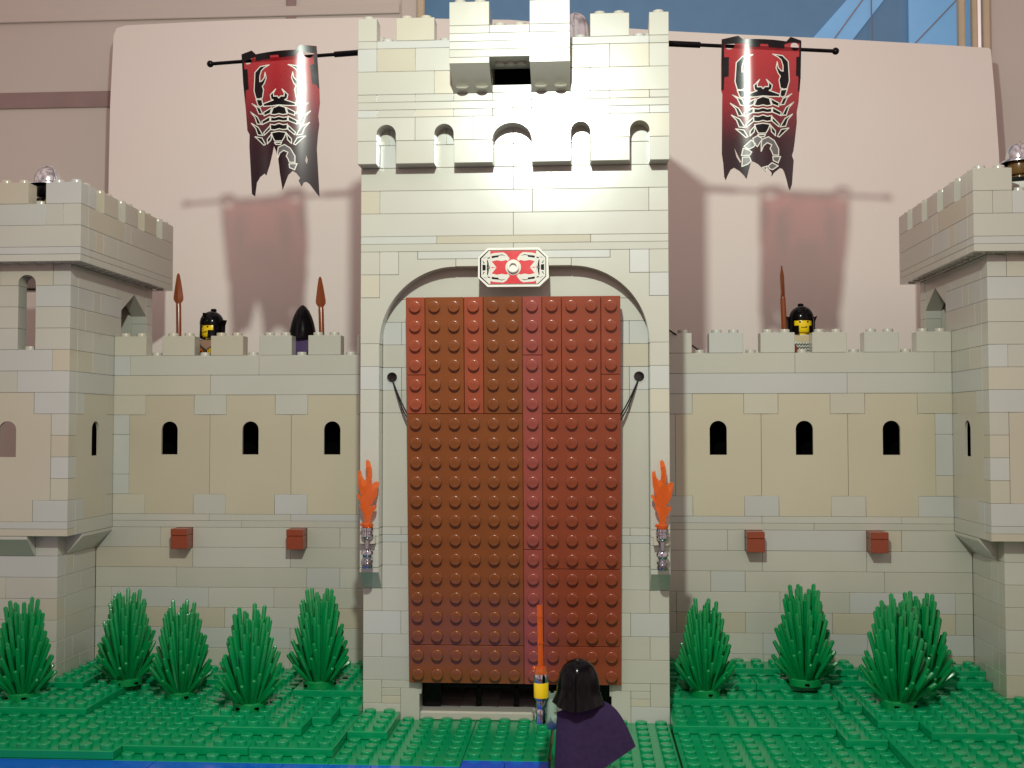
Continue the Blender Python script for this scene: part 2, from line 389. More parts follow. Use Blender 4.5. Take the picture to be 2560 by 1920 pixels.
# lower pillars, both sides, front at y=0
for sgn in (-1, 1):
    def cr(y0, y1, z0, z1, xs, cols=''):
        X = [x*sgn for x in xs]
        for i in range(len(X)-1):
            k = cols[i] if i < len(cols) and cols[i] != '.' else None
            m.box(X[i], X[i+1], y0, y1, z0, z1, gcol(k), tilt=TL)
    a = 8
    cr(0, 2, 0, 1.2, [8, 6], 'G' if sgn < 0 else 'B'); cr(0, 2, 0, 2.0, [6, 5], 'G')
    cr(0, 2, 1.2, 2.4, [8, 7], 'G'); cr(0, 2, 1.2, 1.6, [7, 6], 'T'); cr(0, 2, 1.6, 2.0, [7, 6], 'G'); cr(0, 2, 2.0, 2.4, [7, 5], 'G')
    cr(0, 2, 2.4, 3.6, [8, 5], 'G'); cr(0, 2, 3.6, 4.8, [8, 7, 5], 'GG'); cr(0, 2, 4.8, 6, [8, 6, 5], 'BG'); cr(0, 2, 6, 7.2, [8, 7, 5], 'GG')
    # recessed wall beside the door
    cr(0, 2, 7.2, 8.4, [7, 5], 'G'); cr(0, 2, 8.4, 9.6, [7, 6, 5], 'GG'); cr(0, 2, 9.6, 10.0, [7, 5], 'B'); cr(0, 2, 10.0, 10.4, [7, 6, 5], 'GG')
    cr(0, 2, 10.4, 16.4, [7, 5], 'G'); cr(0, 2, 16.4, 17.6, [7, 6, 5], 'GG')
    cr(0, 2, 17.6, 18.8, [6, 5], 'G')
    hx = 6.5*sgn
    m.prism([(hx-.49, 17.61), (hx+.49, 17.61), (hx+.49, 18.79), (hx-.49, 18.79)], [arc(hx, 18.28, .27, 0, 345, 22)], .0, 1, gcol('B'))
    m.lathe([(.27, 0), (.27, .9)], 0, 0, 0, 20, (.12, .11, .11, 1), caps=False, mtx=Matrix.Translation((hx, .04, 18.28)) @ Matrix.Rotation(math.radians(-90), 4, 'X'))  # bore and back of the hole coloured dark as its inner shade
    m.lathe([(.27, .0), (.33, .0), (.33, -.02), (.27, -.02)], 0, 0, 0, 24, gcol('B'), caps=False, mtx=Matrix.Translation((hx, 0, 18.28)) @ Matrix.Rotation(math.radians(-90), 4, 'X'))
    m.box(hx-.5, hx+.5, 1, 2, 17.6, 18.8, (.03, .03, .03, 1))
    cr(0, 2, 18.8, 20.0, [7, 5], 'T' if sgn > 0 else 'G'); cr(0, 2, 20, 21.2, [7, 6, 5], 'BB')
    # outer frame columns, front at y=-1
    m.prism([(0, 7.21), (0, 8.39), (-.99, 8.39), (-.99, 8.15), (-.03, 7.21)], [], 7.01*sgn, 7.99*sgn, gcol('G'), axis='x')
    m.box(7*sgn, 8*sgn, 0, 2, 7.2, 8.4, gcol('G'))
    for z0, z1, k in ((8.4, 9.6, 'G'), (9.6, 10, 'G'), (10, 10.4, 'G'), (10.4, 16.4, 'G'), (16.4, 17.6, 'T' if sgn > 0 else 'G'), (17.6, 18.8, 'B'), (18.8, 20, 'G')):
        m.box(7*sgn, 8*sgn, -1, 2, z0, z1, gcol(k), tilt=TL)
    m.box(7*sgn, 8*sgn, -1, 0, 22.4, 23.6, gcol('B' if sgn > 0 else 'T'), tilt=TL)
    m.box(7*sgn, 8*sgn, -1, 0, 23.6, 24.8, gcol('G'), tilt=TL); m.box(6*sgn, 7*sgn, -1, 0, 23.6, 24.8, gcol('B' if sgn > 0 else 'G'), tilt=TL)
    e = .012
    ar = [(3+e, 24.0)]+[(3+4*math.sin(math.radians(t)), 20+4*math.cos(math.radians(t))) for t in range(4, 90, 4)]+[(7, 20+e), (8-e, 20+e), (8-e, 22.4-e), (7-e, 22.4-e), (7-e, 23.6-e), (6-e, 23.6-e), (6-e, 24.8-e), (5+e, 24.8-e), (5+e, 24.4-e), (3+e, 24.4-e)]
    m.prism([(x*sgn, z) for x, z in ar], [], -1, 0, gcol('G'))
    m.box(7*sgn, 8*sgn, 0, 2, 20, 24.8, gcol('G'))
    # arch soffit fill behind, above niche
for z0, z1 in ((21.2, 22.4), (22.4, 24.8)):
    m.box(-7, 7, 0.0, 2, z0, z1, gcol('G'))
m.box(-3, 3, -1, 0, 24.0, 24.4, gcol('G')); 
m.box(-5, 0, -1, 0, 24.4, 24.8, gcol('B')); m.box(0, 5, -1, 0, 24.4, 24.8, gcol('B'))
course(m, -1, 1, 24.8, 25.2, [-8, 0, 8], 'GG'); course(m, -1, 1, 25.2, 25.6, [-8, -4, 4, 8], 'BTG')
course(m, -1, 1, 25.6, 26.8, [-8, 0, 8], 'GG'); course(m, -1, 1, 26.8, 28, [-8, -7, 1, 7, 8], 'TGGG'); course(m, -1, 1, 28, 29.2, [-8, 0, 8], 'GG')
course(m, -1, 1, 29.2, 30.4, [-8, -7, -6, -3, -1, 0, 1, 4, 6, 8], 'GBG.GG.GG'); course(m, -1, 1, 30.4, 31.6, [-8, -6.5, -5, -3.5, 0, 4, 8], 'GBGBGG')
# body sides, back and top deck
for sgn in (-1, 1):
    z = 0
    while z < 35.5:
        z1 = min(z+1.2, 35.6)
        course_y(m, 7*sgn, 8*sgn, z, z1, rsplit(2 if z < 24.5 else 1, 12), '')
        z = z1
z = 0
while z < 35.5:
    z1 = min(z+1.2, 35.6)
    course(m, 11, 12, z, z1, rsplit(-7, 7), tilt=0)
    z = z1
masonry = m.build('masonry', BRICK, gate)
m = MB()
m.box(-7, 7, 1, 11, 32.2, 32.6, gcol('G'), ch=.02); m.build('deck', BRICK, gate)
m = MB()   # black block painting the unlit room behind the drawbridge
m.box(-5, 5, 3.2, 11, 2.9, 24, ch=.01); m.box(-5, 5, 10, 11, .4, 3, ch=.01); m.build('inner_room_shade', DARK, gate)
m = MB()
fr = random.Random(3)
for i in range(-5, 5, 2):
    for j in range(0, 10, 2):
        c = fr.choice(((.34, .31, .30, 1), (.52, .48, .46, 1), (.42, .39, .37, 1)))
        m.box(i, i+2, .9+j, 2.9+j, .4, .82, c, ch=.02)
m.build('floor_tiles', FLOOR, gate)
m = MB(); m.box(-5, .95, -.05, .9, .35, .85, gcol('G'), ch=.09); m.box(1.02, 5, -.05, .9, .35, .85, gcol('G'), ch=.09); m.build('threshold', BRICK, gate)
m = MB()   # black gate frame seen under the drawbridge
m.box(-4.95, -4.0, 1.0, 1.6, .85, 2.6, ch=.03); m.box(4.0, 4.95, 1.0, 1.6, .85, 2.6, ch=.03)
m.box(-4, 4, 1.2, 1.5, 1.75, 2.0, ch=.04)
for x in (-2, 0, 2): m.box(x-.14, x+.14, 1.2, 1.5, .8, 2.6, ch=.04)
m.build('portcullis', BLACK, gate)

# projecting arch band (y -2..-1)
m = MB()
e = .01
def lower(x0, x1, k): m.box(x0, x1, -2, -1, 29.2, 30.4, gcol(k), tilt=TL)
for x0, x1, k in ((-8, -7, 'G'), (-6, -4, 'G'), (-3, -1, 'G'), (1, 3, 'G'), (4, 6, 'G'), (7, 8, 'G')): lower(x0, x1, k)
def archbrick(x0, x1, cs, k):
    out = [(x0+e, 30.4+e)]
    for c, r, zs, rz in cs:
        out += [(c-r, 30.4+e)]+list(reversed(arc(c, zs, r, 0, 180, 14, rz)))+[(c+r, 30.4+e)]
    out += [(x1-e, 30.4+e), (x1-e, 31.6-e), (x0+e, 31.6-e)]
    # drop duplicate neighbours
    o2 = []
    for p in out:
        if not o2 or (abs(p[0]-o2[-1][0])+abs(p[1]-o2[-1][1])) > 1e-4: o2.append(p)
    m.prism(o2, [], -2, -1.0, gcol(k))
archbrick(-8, -5, [(-6.5, .5, 30.74, .5)], 'G'); archbrick(-5, -2, [(-3.5, .5, 30.74, .5)], 'G'); archbrick(-2, 2, [(0, 1, 30.42, .82)], 'B')
archbrick(2, 5, [(3.5, .5, 30.74, .5)], 'G'); archbrick(5, 8, [(6.5, .5, 30.74, .5)], 'T')
m.prism([(-2.6, 31.0), (-2.6, 31.01)][:0] or [(-7, 31.59), (7, 31.59), (7, 31.6), (-7, 31.6)], [], -1.9, -1.1, gcol('G'))
course(m, -2, -1, 31.6, 32, [-8, -7, -5, -3, -1, 1, 3, 5, 7, 8], 'BGTBGGG.B'); course(m, -2, -1, 32, 32.4, [-8, 0, 8], 'GG')
course(m, -2, -1, 32.4, 32.8, [-8, -7, -5, -3, -1, 1, 3, 5, 7, 8], 'GGG.G.G.G')
course(m, -2, -1, 32.8, 34, [-8, -4, -3], 'GT'); course(m, -2, -1, 32.8, 34, [3, 4, 8], 'GG'); course(m, -2, -1, 32.8, 33.2, [-1, 1], 'G')
course(m, -2, -1, 32.8, 34, [-3, -1], 'G'); course(m, -2, -1, 32.8, 34, [1, 3], 'G')
course(m, -2, -1, 34, 35.2, [-8, -7, -5, -3], 'BTG'); course(m, -2, -1, 34, 35.2, [3, 5, 7, 8], 'TTG'); course(m, -2, -1, 34, 35.2, [-3, -1], 'G'); course(m, -2, -1, 34, 35.2, [1, 3], 'G')
course(m, -2, -1, 35.2, 35.6, [-8, -7, -3], 'GB'); course(m, -2, -1, 35.2, 35.6, [3, 7, 8], 'BG'); 
course(m, -1, 0.9, 31.6, 33.2, [-7, 7], 'G', tilt=0); course(m, -1, 0.9, 33.2, 35.6, [-7, -1], 'G', tilt=0); course(m, -1, 0.9, 33.2, 35.6, [1, 7], 'G', tilt=0)
for x in (-6.5, -3.5, 3.5, 6.5): m.stud(x, -1.5, 35.6, gcol('B'))
m.build('arched_parapet', BRICK, gate)
dk = MB(); dk.box(-1, 1, -.4, .8, 33.2, 35.5, ch=.01); dk.box(-1, 1, -1.9, -.4, 34.95, 35.15, ch=.01); dk.build('recess_shade', DARK, gate)  # black blocks added as the shade inside the bay opening
# merlons on top
def merlon(parent, x0, x1, y0, y1, z, k='G', hh=1.2):
    q = MB(); c = gcol(k); q.box(x0, x1, y0, y1, z, z+hh, c)
    x = min(x0, x1)+.5
    while x < max(x0, x1):
        y = y0+.5
        while y < y1: q.stud(x, y, z+hh, c); y += 1
        x += 1
    return q.build('merlon', BRICK, parent, loc=((x0+x1)/2, (y0+y1)/2, z))
for x0, x1, k in ((-8, -7, 'G'), (-6, -4, 'T'), (4, 6, 'G'), (7, 8, 'G')): merlon(gate, x0, x1, -2, -1, 35.6, k)
for y0 in (1, 4, 7):
    merlon(gate, -8, -7, y0, y0+2, 35.6); merlon(gate, 7, 8, y0, y0+2, 35.6)
for x0 in (-8, -5, -2, 1, 4): merlon(gate, x0, x0+2, 11, 12, 35.6)
# overhanging bay (y -4..-2)
m = MB()
for x0 in (-3, 1):
    c = gcol('G')
    m.prism([(-2, 32.81), (-2, 33.99), (-3.99, 33.99), (-3.99, 33.72), (-2.04, 32.81)], [], x0+.01, x0+1.99, c, axis='x')
    tx = math.atan2(33.72-32.81, 1.95)
    for dx in (.5, 1.5):
        R = Matrix.Translation((x0+dx, -2.42, 32.99)) @ Matrix.Rotation(math.pi-(-tx), 4, 'X')
        m.lathe([(.34, -.05), (.34, .0), (.29, .07), (.18, .12), (0, .14)], 0, 0, 0, 20, c, mtx=R)
for z, cc in ((34, 'G'), (34.4, 'G'), (34.8, 'B')):
    m.box(-3, 3, -4, -2, z, z+.4, gcol(cc), tilt=TL)
m.box(-3, -1, -4, -2, 35.2, 35.6, gcol('G')); m.box(-1, 1, -4, -2, 35.2, 35.6, gcol('G')); m.box(1, 3, -4, -2, 35.2, 35.6, gcol('B'))
for x in (-.5, .5):
    for y in (-3.5, -2.5): m.stud(x, y, 35.6, gcol('G'))
for x in (-.55, 0, .55): m.lathe([(.25, -.12), (.25, 0)], x, -3.0, 34, 16, gcol('G'))
m.build('overhanging_bay', BRICK, gate)
merlon(gate, -3, -1, -4, -2, 35.6, 'G'); merlon(gate, 1, 3, -4, -2, 35.6, 'B')
# torch clips on the columns
for sgn in (-1, 1):
    m = MB(); c = gcol('T')
    m.box(7.12*sgn, 7.38*sgn, -1.5, -1, 9.65, 10.1, c); m.box(7.62*sgn, 7.88*sgn, -1.5, -1, 9.65, 10.1, c)
    m.build('torch_clip', BRICK, gate)
# shield plate
def shield():
    K = 3.6/1740.0
    P = lambda pts: [(0.04+(x-1035)*K, 23.82-(y-695)*K) for x, y in pts]
    m = MB()
    octo = [(400, 205), (1670, 205), (1900, 430), (1915, 950), (1680, 1175), (400, 1175), (160, 940), (165, 440)]
    m.prism(P(octo), [], -1.75, -1.4, WHITE)
    m.box(-.45, .45, -1.4, -1, 23.3, 24.3, WHITE)
    sh = m.build('shield_plate', SHWHITE, gate)
    p = MB()
    def lay(pts, mi, d, mir=3):
        for fx in ((0, 1) if mir & 1 else (0,)):
            for fy in ((0, 1) if mir & 2 else (0,)):
                q = [((2070-x) if fx else x, (1390-y) if fy else y) for x, y in pts]
                p.prism(P(q), [], -1.7505-d-.003, -1.7505-d, mi=mi)
    lay([(418, 262), (1655, 262), (1850, 450), (1850, 930), (1650, 1120), (418, 1120), (205, 930), (205, 460)], 0, .000, 0)
    lay([(432, 280), (1640, 280), (1832, 462), (1832, 918), (1640, 1104), (432, 1104), (240, 918), (240, 475)], 1, .005, 0)
    lay([(468, 282), (1602, 282), (1602, 1100), (468, 1100)], 2, .010, 0)
    lay([(470, 360), (560, 335), (790, 320), (860, 360), (950, 480), (900, 535), (860, 515), (750, 535), (630, 515), (500, 545), (620, 690), (470, 690)], 1, .015)
    lay([(495, 420), (530, 405), (640, 395), (760, 372), (850, 410), (760, 390), (680, 400), (665, 440), (600, 445), (510, 465)], 0, .020)
    lay([(385, 510), (405, 510), (425, 590), (432, 690), (380, 690), (390, 600)], 0, .020)
    lay([(272, 620), (350, 632), (352, 695), (272, 695)], 0, .020)
    lay([(430, 690), (470, 620), (450, 660), (455, 690)], 0, .020)
    lay([(270, 510), (330, 585), (300, 590)], 0, .020)
    lay([(395, 455), (455, 435), (455, 460), (400, 475)], 0, .020)
    lay([(285, 470), (400, 415), (330, 455)], 0, .020)
    lay([(510, 680), (560, 700), (510, 720)], 2, .020, 1)
    cx, cz = 0.04, 23.82
    p.prism(arc(cx, cz, .40, 0, 350, 34), [], -1.778, -1.77, mi=1)
    p.build('crest_print', [BLACKP, WHITEP, REDP], sh)
    s = MB(); s.lathe([(.3, 0), (.3, .18), (.27, .21), (.2, .21), (.18, .18), (.18, .03), (0, .03)], 0, 0, 0, 28, WHITE, mtx=Matrix.Translation((cx, -1.765, cz)) @ Matrix.Rotation(math.radians(90), 4, 'X'))
    s.build('stud', SHWHITE, sh)
shield()
# drawbridge, raised and leaning slightly outwards
def drawbridge():
    BR = {'o': srgb(122, 66, 32), 'r': srgb(146, 70, 46), 'p': srgb(144, 70, 60), 'm': srgb(130, 60, 37)}
    m = MB()
    lays = [(0, 1, 0, 4, 'r'), (0, 1, 4, 6, 'r'), (1, 3, 0, 6, 'o'), (3, 4, 0, 6, 'r'), (4, 6, 0, 6, 'o'), (6, 7, 0, 3, 'p'), (6, 7, 3, 13, 'p'), (6, 7, 13, 20, 'p'), (7, 8, 0, 6, 'm'), (8, 10, 0, 6, 'm'), (10, 11, 0, 4, 'm'), (10, 11, 4, 6, 'm'),
            (0, 6, 6, 18, 'o'), (0, 6, 18, 20, 'o'), (7, 11, 6, 14, 'm'), (7, 11, 14, 18, 'm'), (7, 11, 18, 20, 'm')]
    g = {}
    for a, b, c, d, k in lays:
        j = rnd.uniform(.93, 1.06); col = tuple(q*j for q in BR[k][:3])+(1,)
        m.box(a, b, -.4, 0, 20-d, 20-c, col, ch=.02, gap=.012, tilt=.006)
        for x in range(a, b):
            for z in range(20-d, 20-c): g[(x, z)] = col
    m.box(0, 11, 0, .4, 0, 20, BR['m'], ch=.02)
    # raised lettering on the studs
    cu = bpy.data.curves.new('t', 'FONT'); cu.body = 'LEGO'; cu.size = .2; cu.align_x = 'CENTER'; cu.align_y = 'CENTER'; cu.resolution_u = 1
    to = bpy.data.objects.new('t', cu); COL.objects.link(to)
    dg = bpy.context.evaluated_depsgraph_get(); tm = to.evaluated_get(dg).to_mesh()
    tv = [v.co.copy() for v in tm.vertices]; tf = [list(p.vertices) for p in tm.polygons]
    to.evaluated_get(dg).to_mesh_clear()
    bpy.data.objects.remove(to); bpy.data.curves.remove(cu)
    RX = Matrix.Rotation(math.radians(90), 4, 'X')
    for (x, z), c in g.items():
        m.lathe([(.3, -.01), (.3, .16), (.297, .178), (.288, .194), (.274, .205), (.255, .211), (.235, .213)], 0, 0, 0, 24, c, mtx=Matrix.Translation((x+.5, -.4, z+.5)) @ RX)
        m.add([(x+.5+v.x*1.05, -.626, z+.5+v.y*1.3) for v in tv], tf, c)
    tl = math.radians(4.2)
    R = Matrix.Translation((-5.5, .0, 2.4)) @ Matrix.Rotation(tl, 4, 'X')
    m.v = [tuple(R @ Vector(v)) for v in m.v]
    db = m.build('drawbridge', BROWN, gate, loc=(0, 0, 2.4))
    for a, b in ((-5.45, -4.9), (4.9, 5.5)):
        m = MB(); m.box(a, b, .05, .5, 1.7, 2.45, gcol('G')); m.build('hinge', BRICK, gate)
    for sx in (-1, 1):
        for k in (0, 1):
            m = MB(); a = Vector(((6.5-.04*k)*sx, -.03, 18.2-.1*k)); b = Vector((5.35*sx, -.9+k*.1, 16.0-k*.2))
            pts = [a+(b-a)*t+Vector((0, -.05*math.sin(t*3.1), -.12*math.sin(t*3.1)*(1+k))) for t in [i/8 for i in range(9)]]
            m.tube(pts, .038, 6); m.build('rope', STRING, gate)
drawbridge()

# ------------------------------------------------------------------ curtain walls
def slit(cx): return [(cx+.5, 14.0)]+arc(cx, 15.5, .5, 0, 180, 14)+[(cx-.5, 14.0)]
def curtain(sgn, label, base):
    t = thing('curtain_wall', label, 'castle wall', (16.5*sgn, 8, base), 'curtain walls either side of the gatehouse')
    m = MB(); W0, W1 = 8, 9.2
    def cr(z0, z1, xs, cols=''):
        X = [x*sgn for x in xs]
        for i in range(len(X)-1):
            k = cols[i] if i < len(cols) and cols[i] != '.' else 'G'
            m.box(X[i], X[i+1], W0, W1, z0, z1, gcol(k), tilt=TL)
    L = sgn < 0
    cr(18.8, 20, [8, 16, 24, 25], 'GGB' if L else 'GGG'); cr(17.6, 18.8, [8, 19, 25], 'GT' if L else 'BG')
    cr(16.4, 17.6, [8, 10], 'T' if L else 'G'); cr(16.4, 17.6, [13, 15], 'T' if not L else 'G'); cr(16.4, 17.6, [18, 20], 'G' if L else 'T'); cr(16.4, 17.6, [23, 25], 'T')
    for z0, z1, k in ((15.2, 16.4, 'B'), (12.8, 15.2, 'B'), (11.6, 12.8, 'B' if L else 'T')): cr(z0, z1, [24, 25], k)
    cr(11.6, 16.4, [8, 9], 'G')
    cr(10.4, 11.6, [8, 10], 'G'); cr(10.4, 11.6, [13, 15], 'B'); cr(10.4, 11.6, [18, 20], 'G'); cr(10.4, 11.6, [23, 25], 'T' if L else 'B')
    cr(10, 10.4, [8, 14, 22, 25] if not L else [8, 14, 19, 25], 'BGG'); cr(9.6, 10, [8, 17, 25])
    cr(8.4, 9.6, [8, 12, 13] if not L else [8, 11, 13], '.GG'); cr(8.4, 9.6, [14, 20], 'B' if not L else 'G'); cr(8.4, 9.6, [21, 22, 26], 'TG')
    cr(7.2, 8.4, [8, 14, 20, 26], 'GGT' if L else 'GGG'); cr(6, 7.2, [8, 11, 13, 21, 26], 'GBGG'); cr(4.8, 6, [8, 9, 15, 19, 25, 26], 'GGGBG')
    cr(3.6, 4.8, [8, 9, 13, 18, 25, 26], 'GTGTGT'); cr(2.4, 3.6, [8, 14, 20, 26], 'GBB'); cr(1.2, 2.4, [8, 14, 22, 26], 'GGT'); cr(0, 1.2, [8, 15, 26])
    for x in (10.5, 13.5, 16.5, 19.5, 22.5): m.stud(x*sgn, 8.5, 20, gcol('G'))
    m.build('masonry', BRICK, t)
    for c in (11.5, 16.5, 21.5):
        p = MB(); e = .012
        a, b = c-2.5, c+2.5
        out = [(a+e, 11.6), (a+1, 11.6), (a+1+e, 10.4+e), (b-1-e, 10.4+e), (b-1, 11.6), (b-e, 11.6+e), (b-e, 16.4-e), (b-1-e, 16.4), (b-1-e, 17.6-e), (a+1+e, 17.6-e), (a+1, 16.4), (a+e, 16.4-e)]
        p.prism([(x*sgn, z) for x, z in out], [[(q[0]*sgn, q[1]) for q in slit(c)]], W0+rnd.uniform(0, .012), W0+.2, gcol('P'))
        p.build('window_panel', BRICK, t, loc=(c*sgn, 8, 14))
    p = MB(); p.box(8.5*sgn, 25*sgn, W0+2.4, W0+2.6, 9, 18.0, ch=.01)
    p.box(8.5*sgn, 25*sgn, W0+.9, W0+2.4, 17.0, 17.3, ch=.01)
    p.box(8.5*sgn, 25*sgn, W0+.9, W0+2.4, 9.6, 9.9, ch=.01); p.build('passage_shade', DARK, t)  # black sheets added so the slits look unlit inside
    p = MB(); p.box(8*sgn, 25*sgn, W1, 12, 17.7, 18.0, gcol('G')); p.build('walkway', BRICK, t)
    for i, x0 in enumerate((8, 11, 14, 17, 20, 23)): merlon(t, x0*sgn, (x0+2)*sgn, 8, 9, 20, 'T' if (L and x0 in (20, 23, 17)) else ('G' if x0 != 11 or L else 'B'))
    for x0 in (13, 20):
        b = MB(); rr = srgb(150, 60, 34)
        b.box(x0*sgn, (x0+1)*sgn, 6.96, 9, 9.2, 9.6, ch=.025); b.box(x0*sgn, (x0+1)*sgn, 7.0, 9, 8.4, 9.2, ch=.025)
        b.build('beam_end', REDBR, t, loc=((x0+.5)*sgn, 7, 8.4))
    return t
cwl = curtain(-1, 'low curtain wall left of the gatehouse, yellowed slit panels, two guards above', .8)
cwr = curtain(1, 'low curtain wall right of the gatehouse, cleaner slit panels, one guard above', .8)
# string seen beside the gatehouse on the right wall
m = MB(); m.tube([(8.0, 6.5, 21.6), (9.5, 8.6, 20.9), (10.9, 9.4, 20.0)], .05, 6); tag(m.build('cord', STRING), 'thin black cord sloping down beside the right flank of the gatehouse', 'cord')

# ------------------------------------------------------------------ corner towers
def tower(sgn, label):
    L = sgn < 0
    t = thing('corner_tower', label, 'castle tower', (31*sgn, 8, .8), 'corner towers at the ends of the wall')
    m = MB()
    def cr(y0, y1, z0, z1, xs, cols=''):
        X = [x*sgn for x in xs]
        for i in range(len(X)-1):
            k = cols[i] if i < len(cols) and cols[i] != '.' else None
            m.box(X[i], X[i+1], y0, y1, z0, z1, gcol(k), tilt=TL)
    def cs(x0, x1, z0, z1, ys, cols=''): course_y(m, x0*sgn, x1*sgn, z0, z1, ys, cols)
    # lower shaft x 26..36, y 3..13
    z = 0; i = 0
    while z < 8.3:
        cr(3, 4, z, z+1.2, rsplit(26, 36, first=(1, 3, 4, 2)[i % 4]), ''); cs(26, 27, z, z+1.2, [[4, 8], [4, 6, 8], [4, 5, 8], [4, 8]][i % 4], 'GGG')
        z += 1.2; i += 1
    m.box(35*sgn, 36*sgn, 4, 13, 0, 8.4, gcol('G')); m.box(26*sgn, 36*sgn, 12, 13, 0, 8.4, gcol('G'))
    # transition 8.4..9.6
    cr(3, 4, 8.4, 9.6, [26, 27.3, 33, 36], 'GGG'); cs(26, 27, 8.4, 9.6, [4, 8], 'G')
    def slope_front(x0, x1):
        m.prism([(3.0, 8.41), (3.0, 9.59), (2.01, 9.59), (2.01, 9.42), (2.97, 8.41)], [], x0*sgn, x1*sgn, gcol('G'), axis='x')
    slope_front(27.3, 29.3); slope_front(30.3, 32.3) 
    slope_front(29.3, 30.3)
    # side slopes: polygon in (x,z) extruded along y
    m.prism([((26)*sgn, 8.41), (26*sgn, 9.59), (25.01*sgn, 9.59), (25.01*sgn, 9.42), (25.97*sgn, 8.41)], [], 4.0, 5.98, gcol('G'))
    m.prism([((26)*sgn, 8.41), (26*sgn, 9.59), (25.01*sgn, 9.59), (25.01*sgn, 9.42), (25.97*sgn, 8.41)], [], 6.0, 7.98, gcol('G'))
    # middle shaft x 25..37, y 2..14
    cr(2, 3, 9.6, 10, [25, 31, 37], 'TG'); cr(2, 3, 10, 10.4, [25, 33, 37], 'BB'); cr(2, 3, 10.4, 11.6, [25, 27], 'B'); cr(2, 3, 10.4, 11.6, [30, 37], 'B')
    for z0, z1, k in ((11.6, 12.8, 'T'), (12.8, 14, 'B'), (14, 15.2, 'T'), (15.2, 16.4, 'G')): cr(2, 3, z0, z1, [25, 26], k)
    for z in (11.6, 12.8, 14, 15.2): cr(2, 3, z, z+1.2, [31, 37], '')
    cr(2, 3, 16.4, 17.6, [25, 27], 'B'); cr(2, 3, 16.4, 17.6, [30, 37], 'G')
    cr(2, 3, 17.6, 18.8, [25, 28, 32, 37], 'BGG' if L else 'TGG'); cr(2, 3, 18.8, 20, [25, 26, 30, 37], 'TBG' if L else 'BGG')
    for z0, z1, k in ((20, 21.2, 'GG'), (21.2, 22.4, 'GG'), (22.4, 23.6, 'BG')):
        cr(2, 3, z0, z1, [25, 27], k); cr(2, 3, z0, z1, [28, 33, 37], 'GG')
    e = .01
    cr(2, 3, 23.6, 24.8, [25, 26], 'G'); cr(2, 3, 23.6, 24.8, [29, 37], 'T')
    out = [(26+e, 23.6+e), (27, 23.6+e)]+list(reversed(arc(27.5, 23.75, .5, 0, 180, 12, .45)))+[(28, 23.6+e), (29-e, 23.6+e), (29-e, 24.8), (26+e, 24.8)]
    m.prism([(x*sgn, z) for x, z in out], [], 2, 3, gcol('T'))
    m.stud(27.5*sgn, 2.5, 20, gcol('G'))
    # side face (x=25), y 3..14 with doorway y 9..13, z 18..24
    cs(25, 26, 9.6, 10.4, [3, 14], 'G'); cs(25, 26, 10.4, 11.6, [3, 4], 'B'); cs(25, 26, 10.4, 11.6, [7, 14], 'G')
    for z in (11.6, 12.8, 14, 15.2): cs(25, 26, z, z+1.2, [8, 14], 'G')
    cs(25, 26, 16.4, 17.6, [3, 4], 'B'); cs(25, 26, 16.4, 17.6, [7, 8, 14], 'TG')
    cs(25, 26, 17.6, 18.8, [3, 9], 'B'); cs(25, 26, 18.8, 20, [3, 5, 7, 9], 'TGG'); cs(25, 26, 20, 21.2, [3, 5, 9], 'GG'); cs(25, 26, 21.2, 22.4, [3, 4, 9], 'GG'); cs(25, 26, 22.4, 23.6, [3, 5, 6, 9], 'BGB'); cs(25, 26, 23.6, 24.8, [3, 8, 9], 'GG')
    for z in (17.6, 18.8, 20, 21.2, 22.4, 23.6): cs(25, 26, z, z+1.2, [13, 14], 'G')
    m.prism([(9, 22.9), (11, 24.1), (13, 22.9), (13, 24.79), (9, 24.79)], [], 25.02*sgn, 25.98*sgn, gcol('G'), axis='x')
    # jamb return inside the doorway and back wall
    m.box(26*sgn, 29*sgn, 13, 14, 9.6, 24.8, gcol('G')); m.box(36*sgn, 37*sgn, 3, 14, 9.6, 24.8, gcol('G'))
    if not L:
        m.box(29*sgn, 37*sgn, 13, 14, 9.6, 24.8, gcol('G'))
    else:
        m.box(29*sgn, 37*sgn, 13, 14, 9.6, 12, gcol('G')); m.box(29*sgn, 30.6*sgn, 13, 14, 12, 24.8, gcol('G'))
        m.box(30.6*sgn, 37*sgn, 13, 14, 17.2, 19.2, gcol('G'))
    m.build('shaft', BRICK, t)
    # panels
    p = MB()
    out = [(26+e, 11.6+e), (27+e, 11.6), (27+e, 10.4+e), (30-e, 10.4+e), (30, 11.6), (31-e, 11.6), (31-e, 16.4-e), (30, 16.4), (30-e, 17.6-e), (27+e, 17.6-e), (27+e, 16.4), (26+e, 16.4-e)]
    hole = [(29, 14.0)]+arc(28.5, 15.5, .5, 0, 180, 14)+[(28, 14.0)]
    p.prism([(x*sgn, z) for x, z in out], [[(a*sgn, b) for a, b in hole]], 2.005, 2.2, gcol('T')); p.build('window_panel', BRICK, t, loc=(28.5*sgn, 2, 14))
    p = MB()
    out = [(3+e, 11.6), (4+e, 11.6), (4+e, 10.4+e), (7-e, 10.4+e), (7, 11.6), (8-e, 11.6), (8-e, 16.4-e), (7-e, 16.4), (7-e, 17.6-e), (4+e, 17.6-e), (4+e, 16.4), (3+e, 16.4-e)]
    hole = [(6, 14.0)]+arc(5.5, 15.5, .5, 0, 180, 14)+[(5, 14.0)]
    xa, xb = (25.005*sgn, 25.16*sgn)
    p.prism(out, [hole], xa, xb, gcol('T'), axis='x'); p.build('window_panel', BRICK, t, loc=(25*sgn, 5.5, 14))
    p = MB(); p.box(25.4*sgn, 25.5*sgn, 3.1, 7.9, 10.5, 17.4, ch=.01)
    if not L: p.box(26.5*sgn, 30*sgn, 6, 6.1, 9, 24.7, ch=.01)
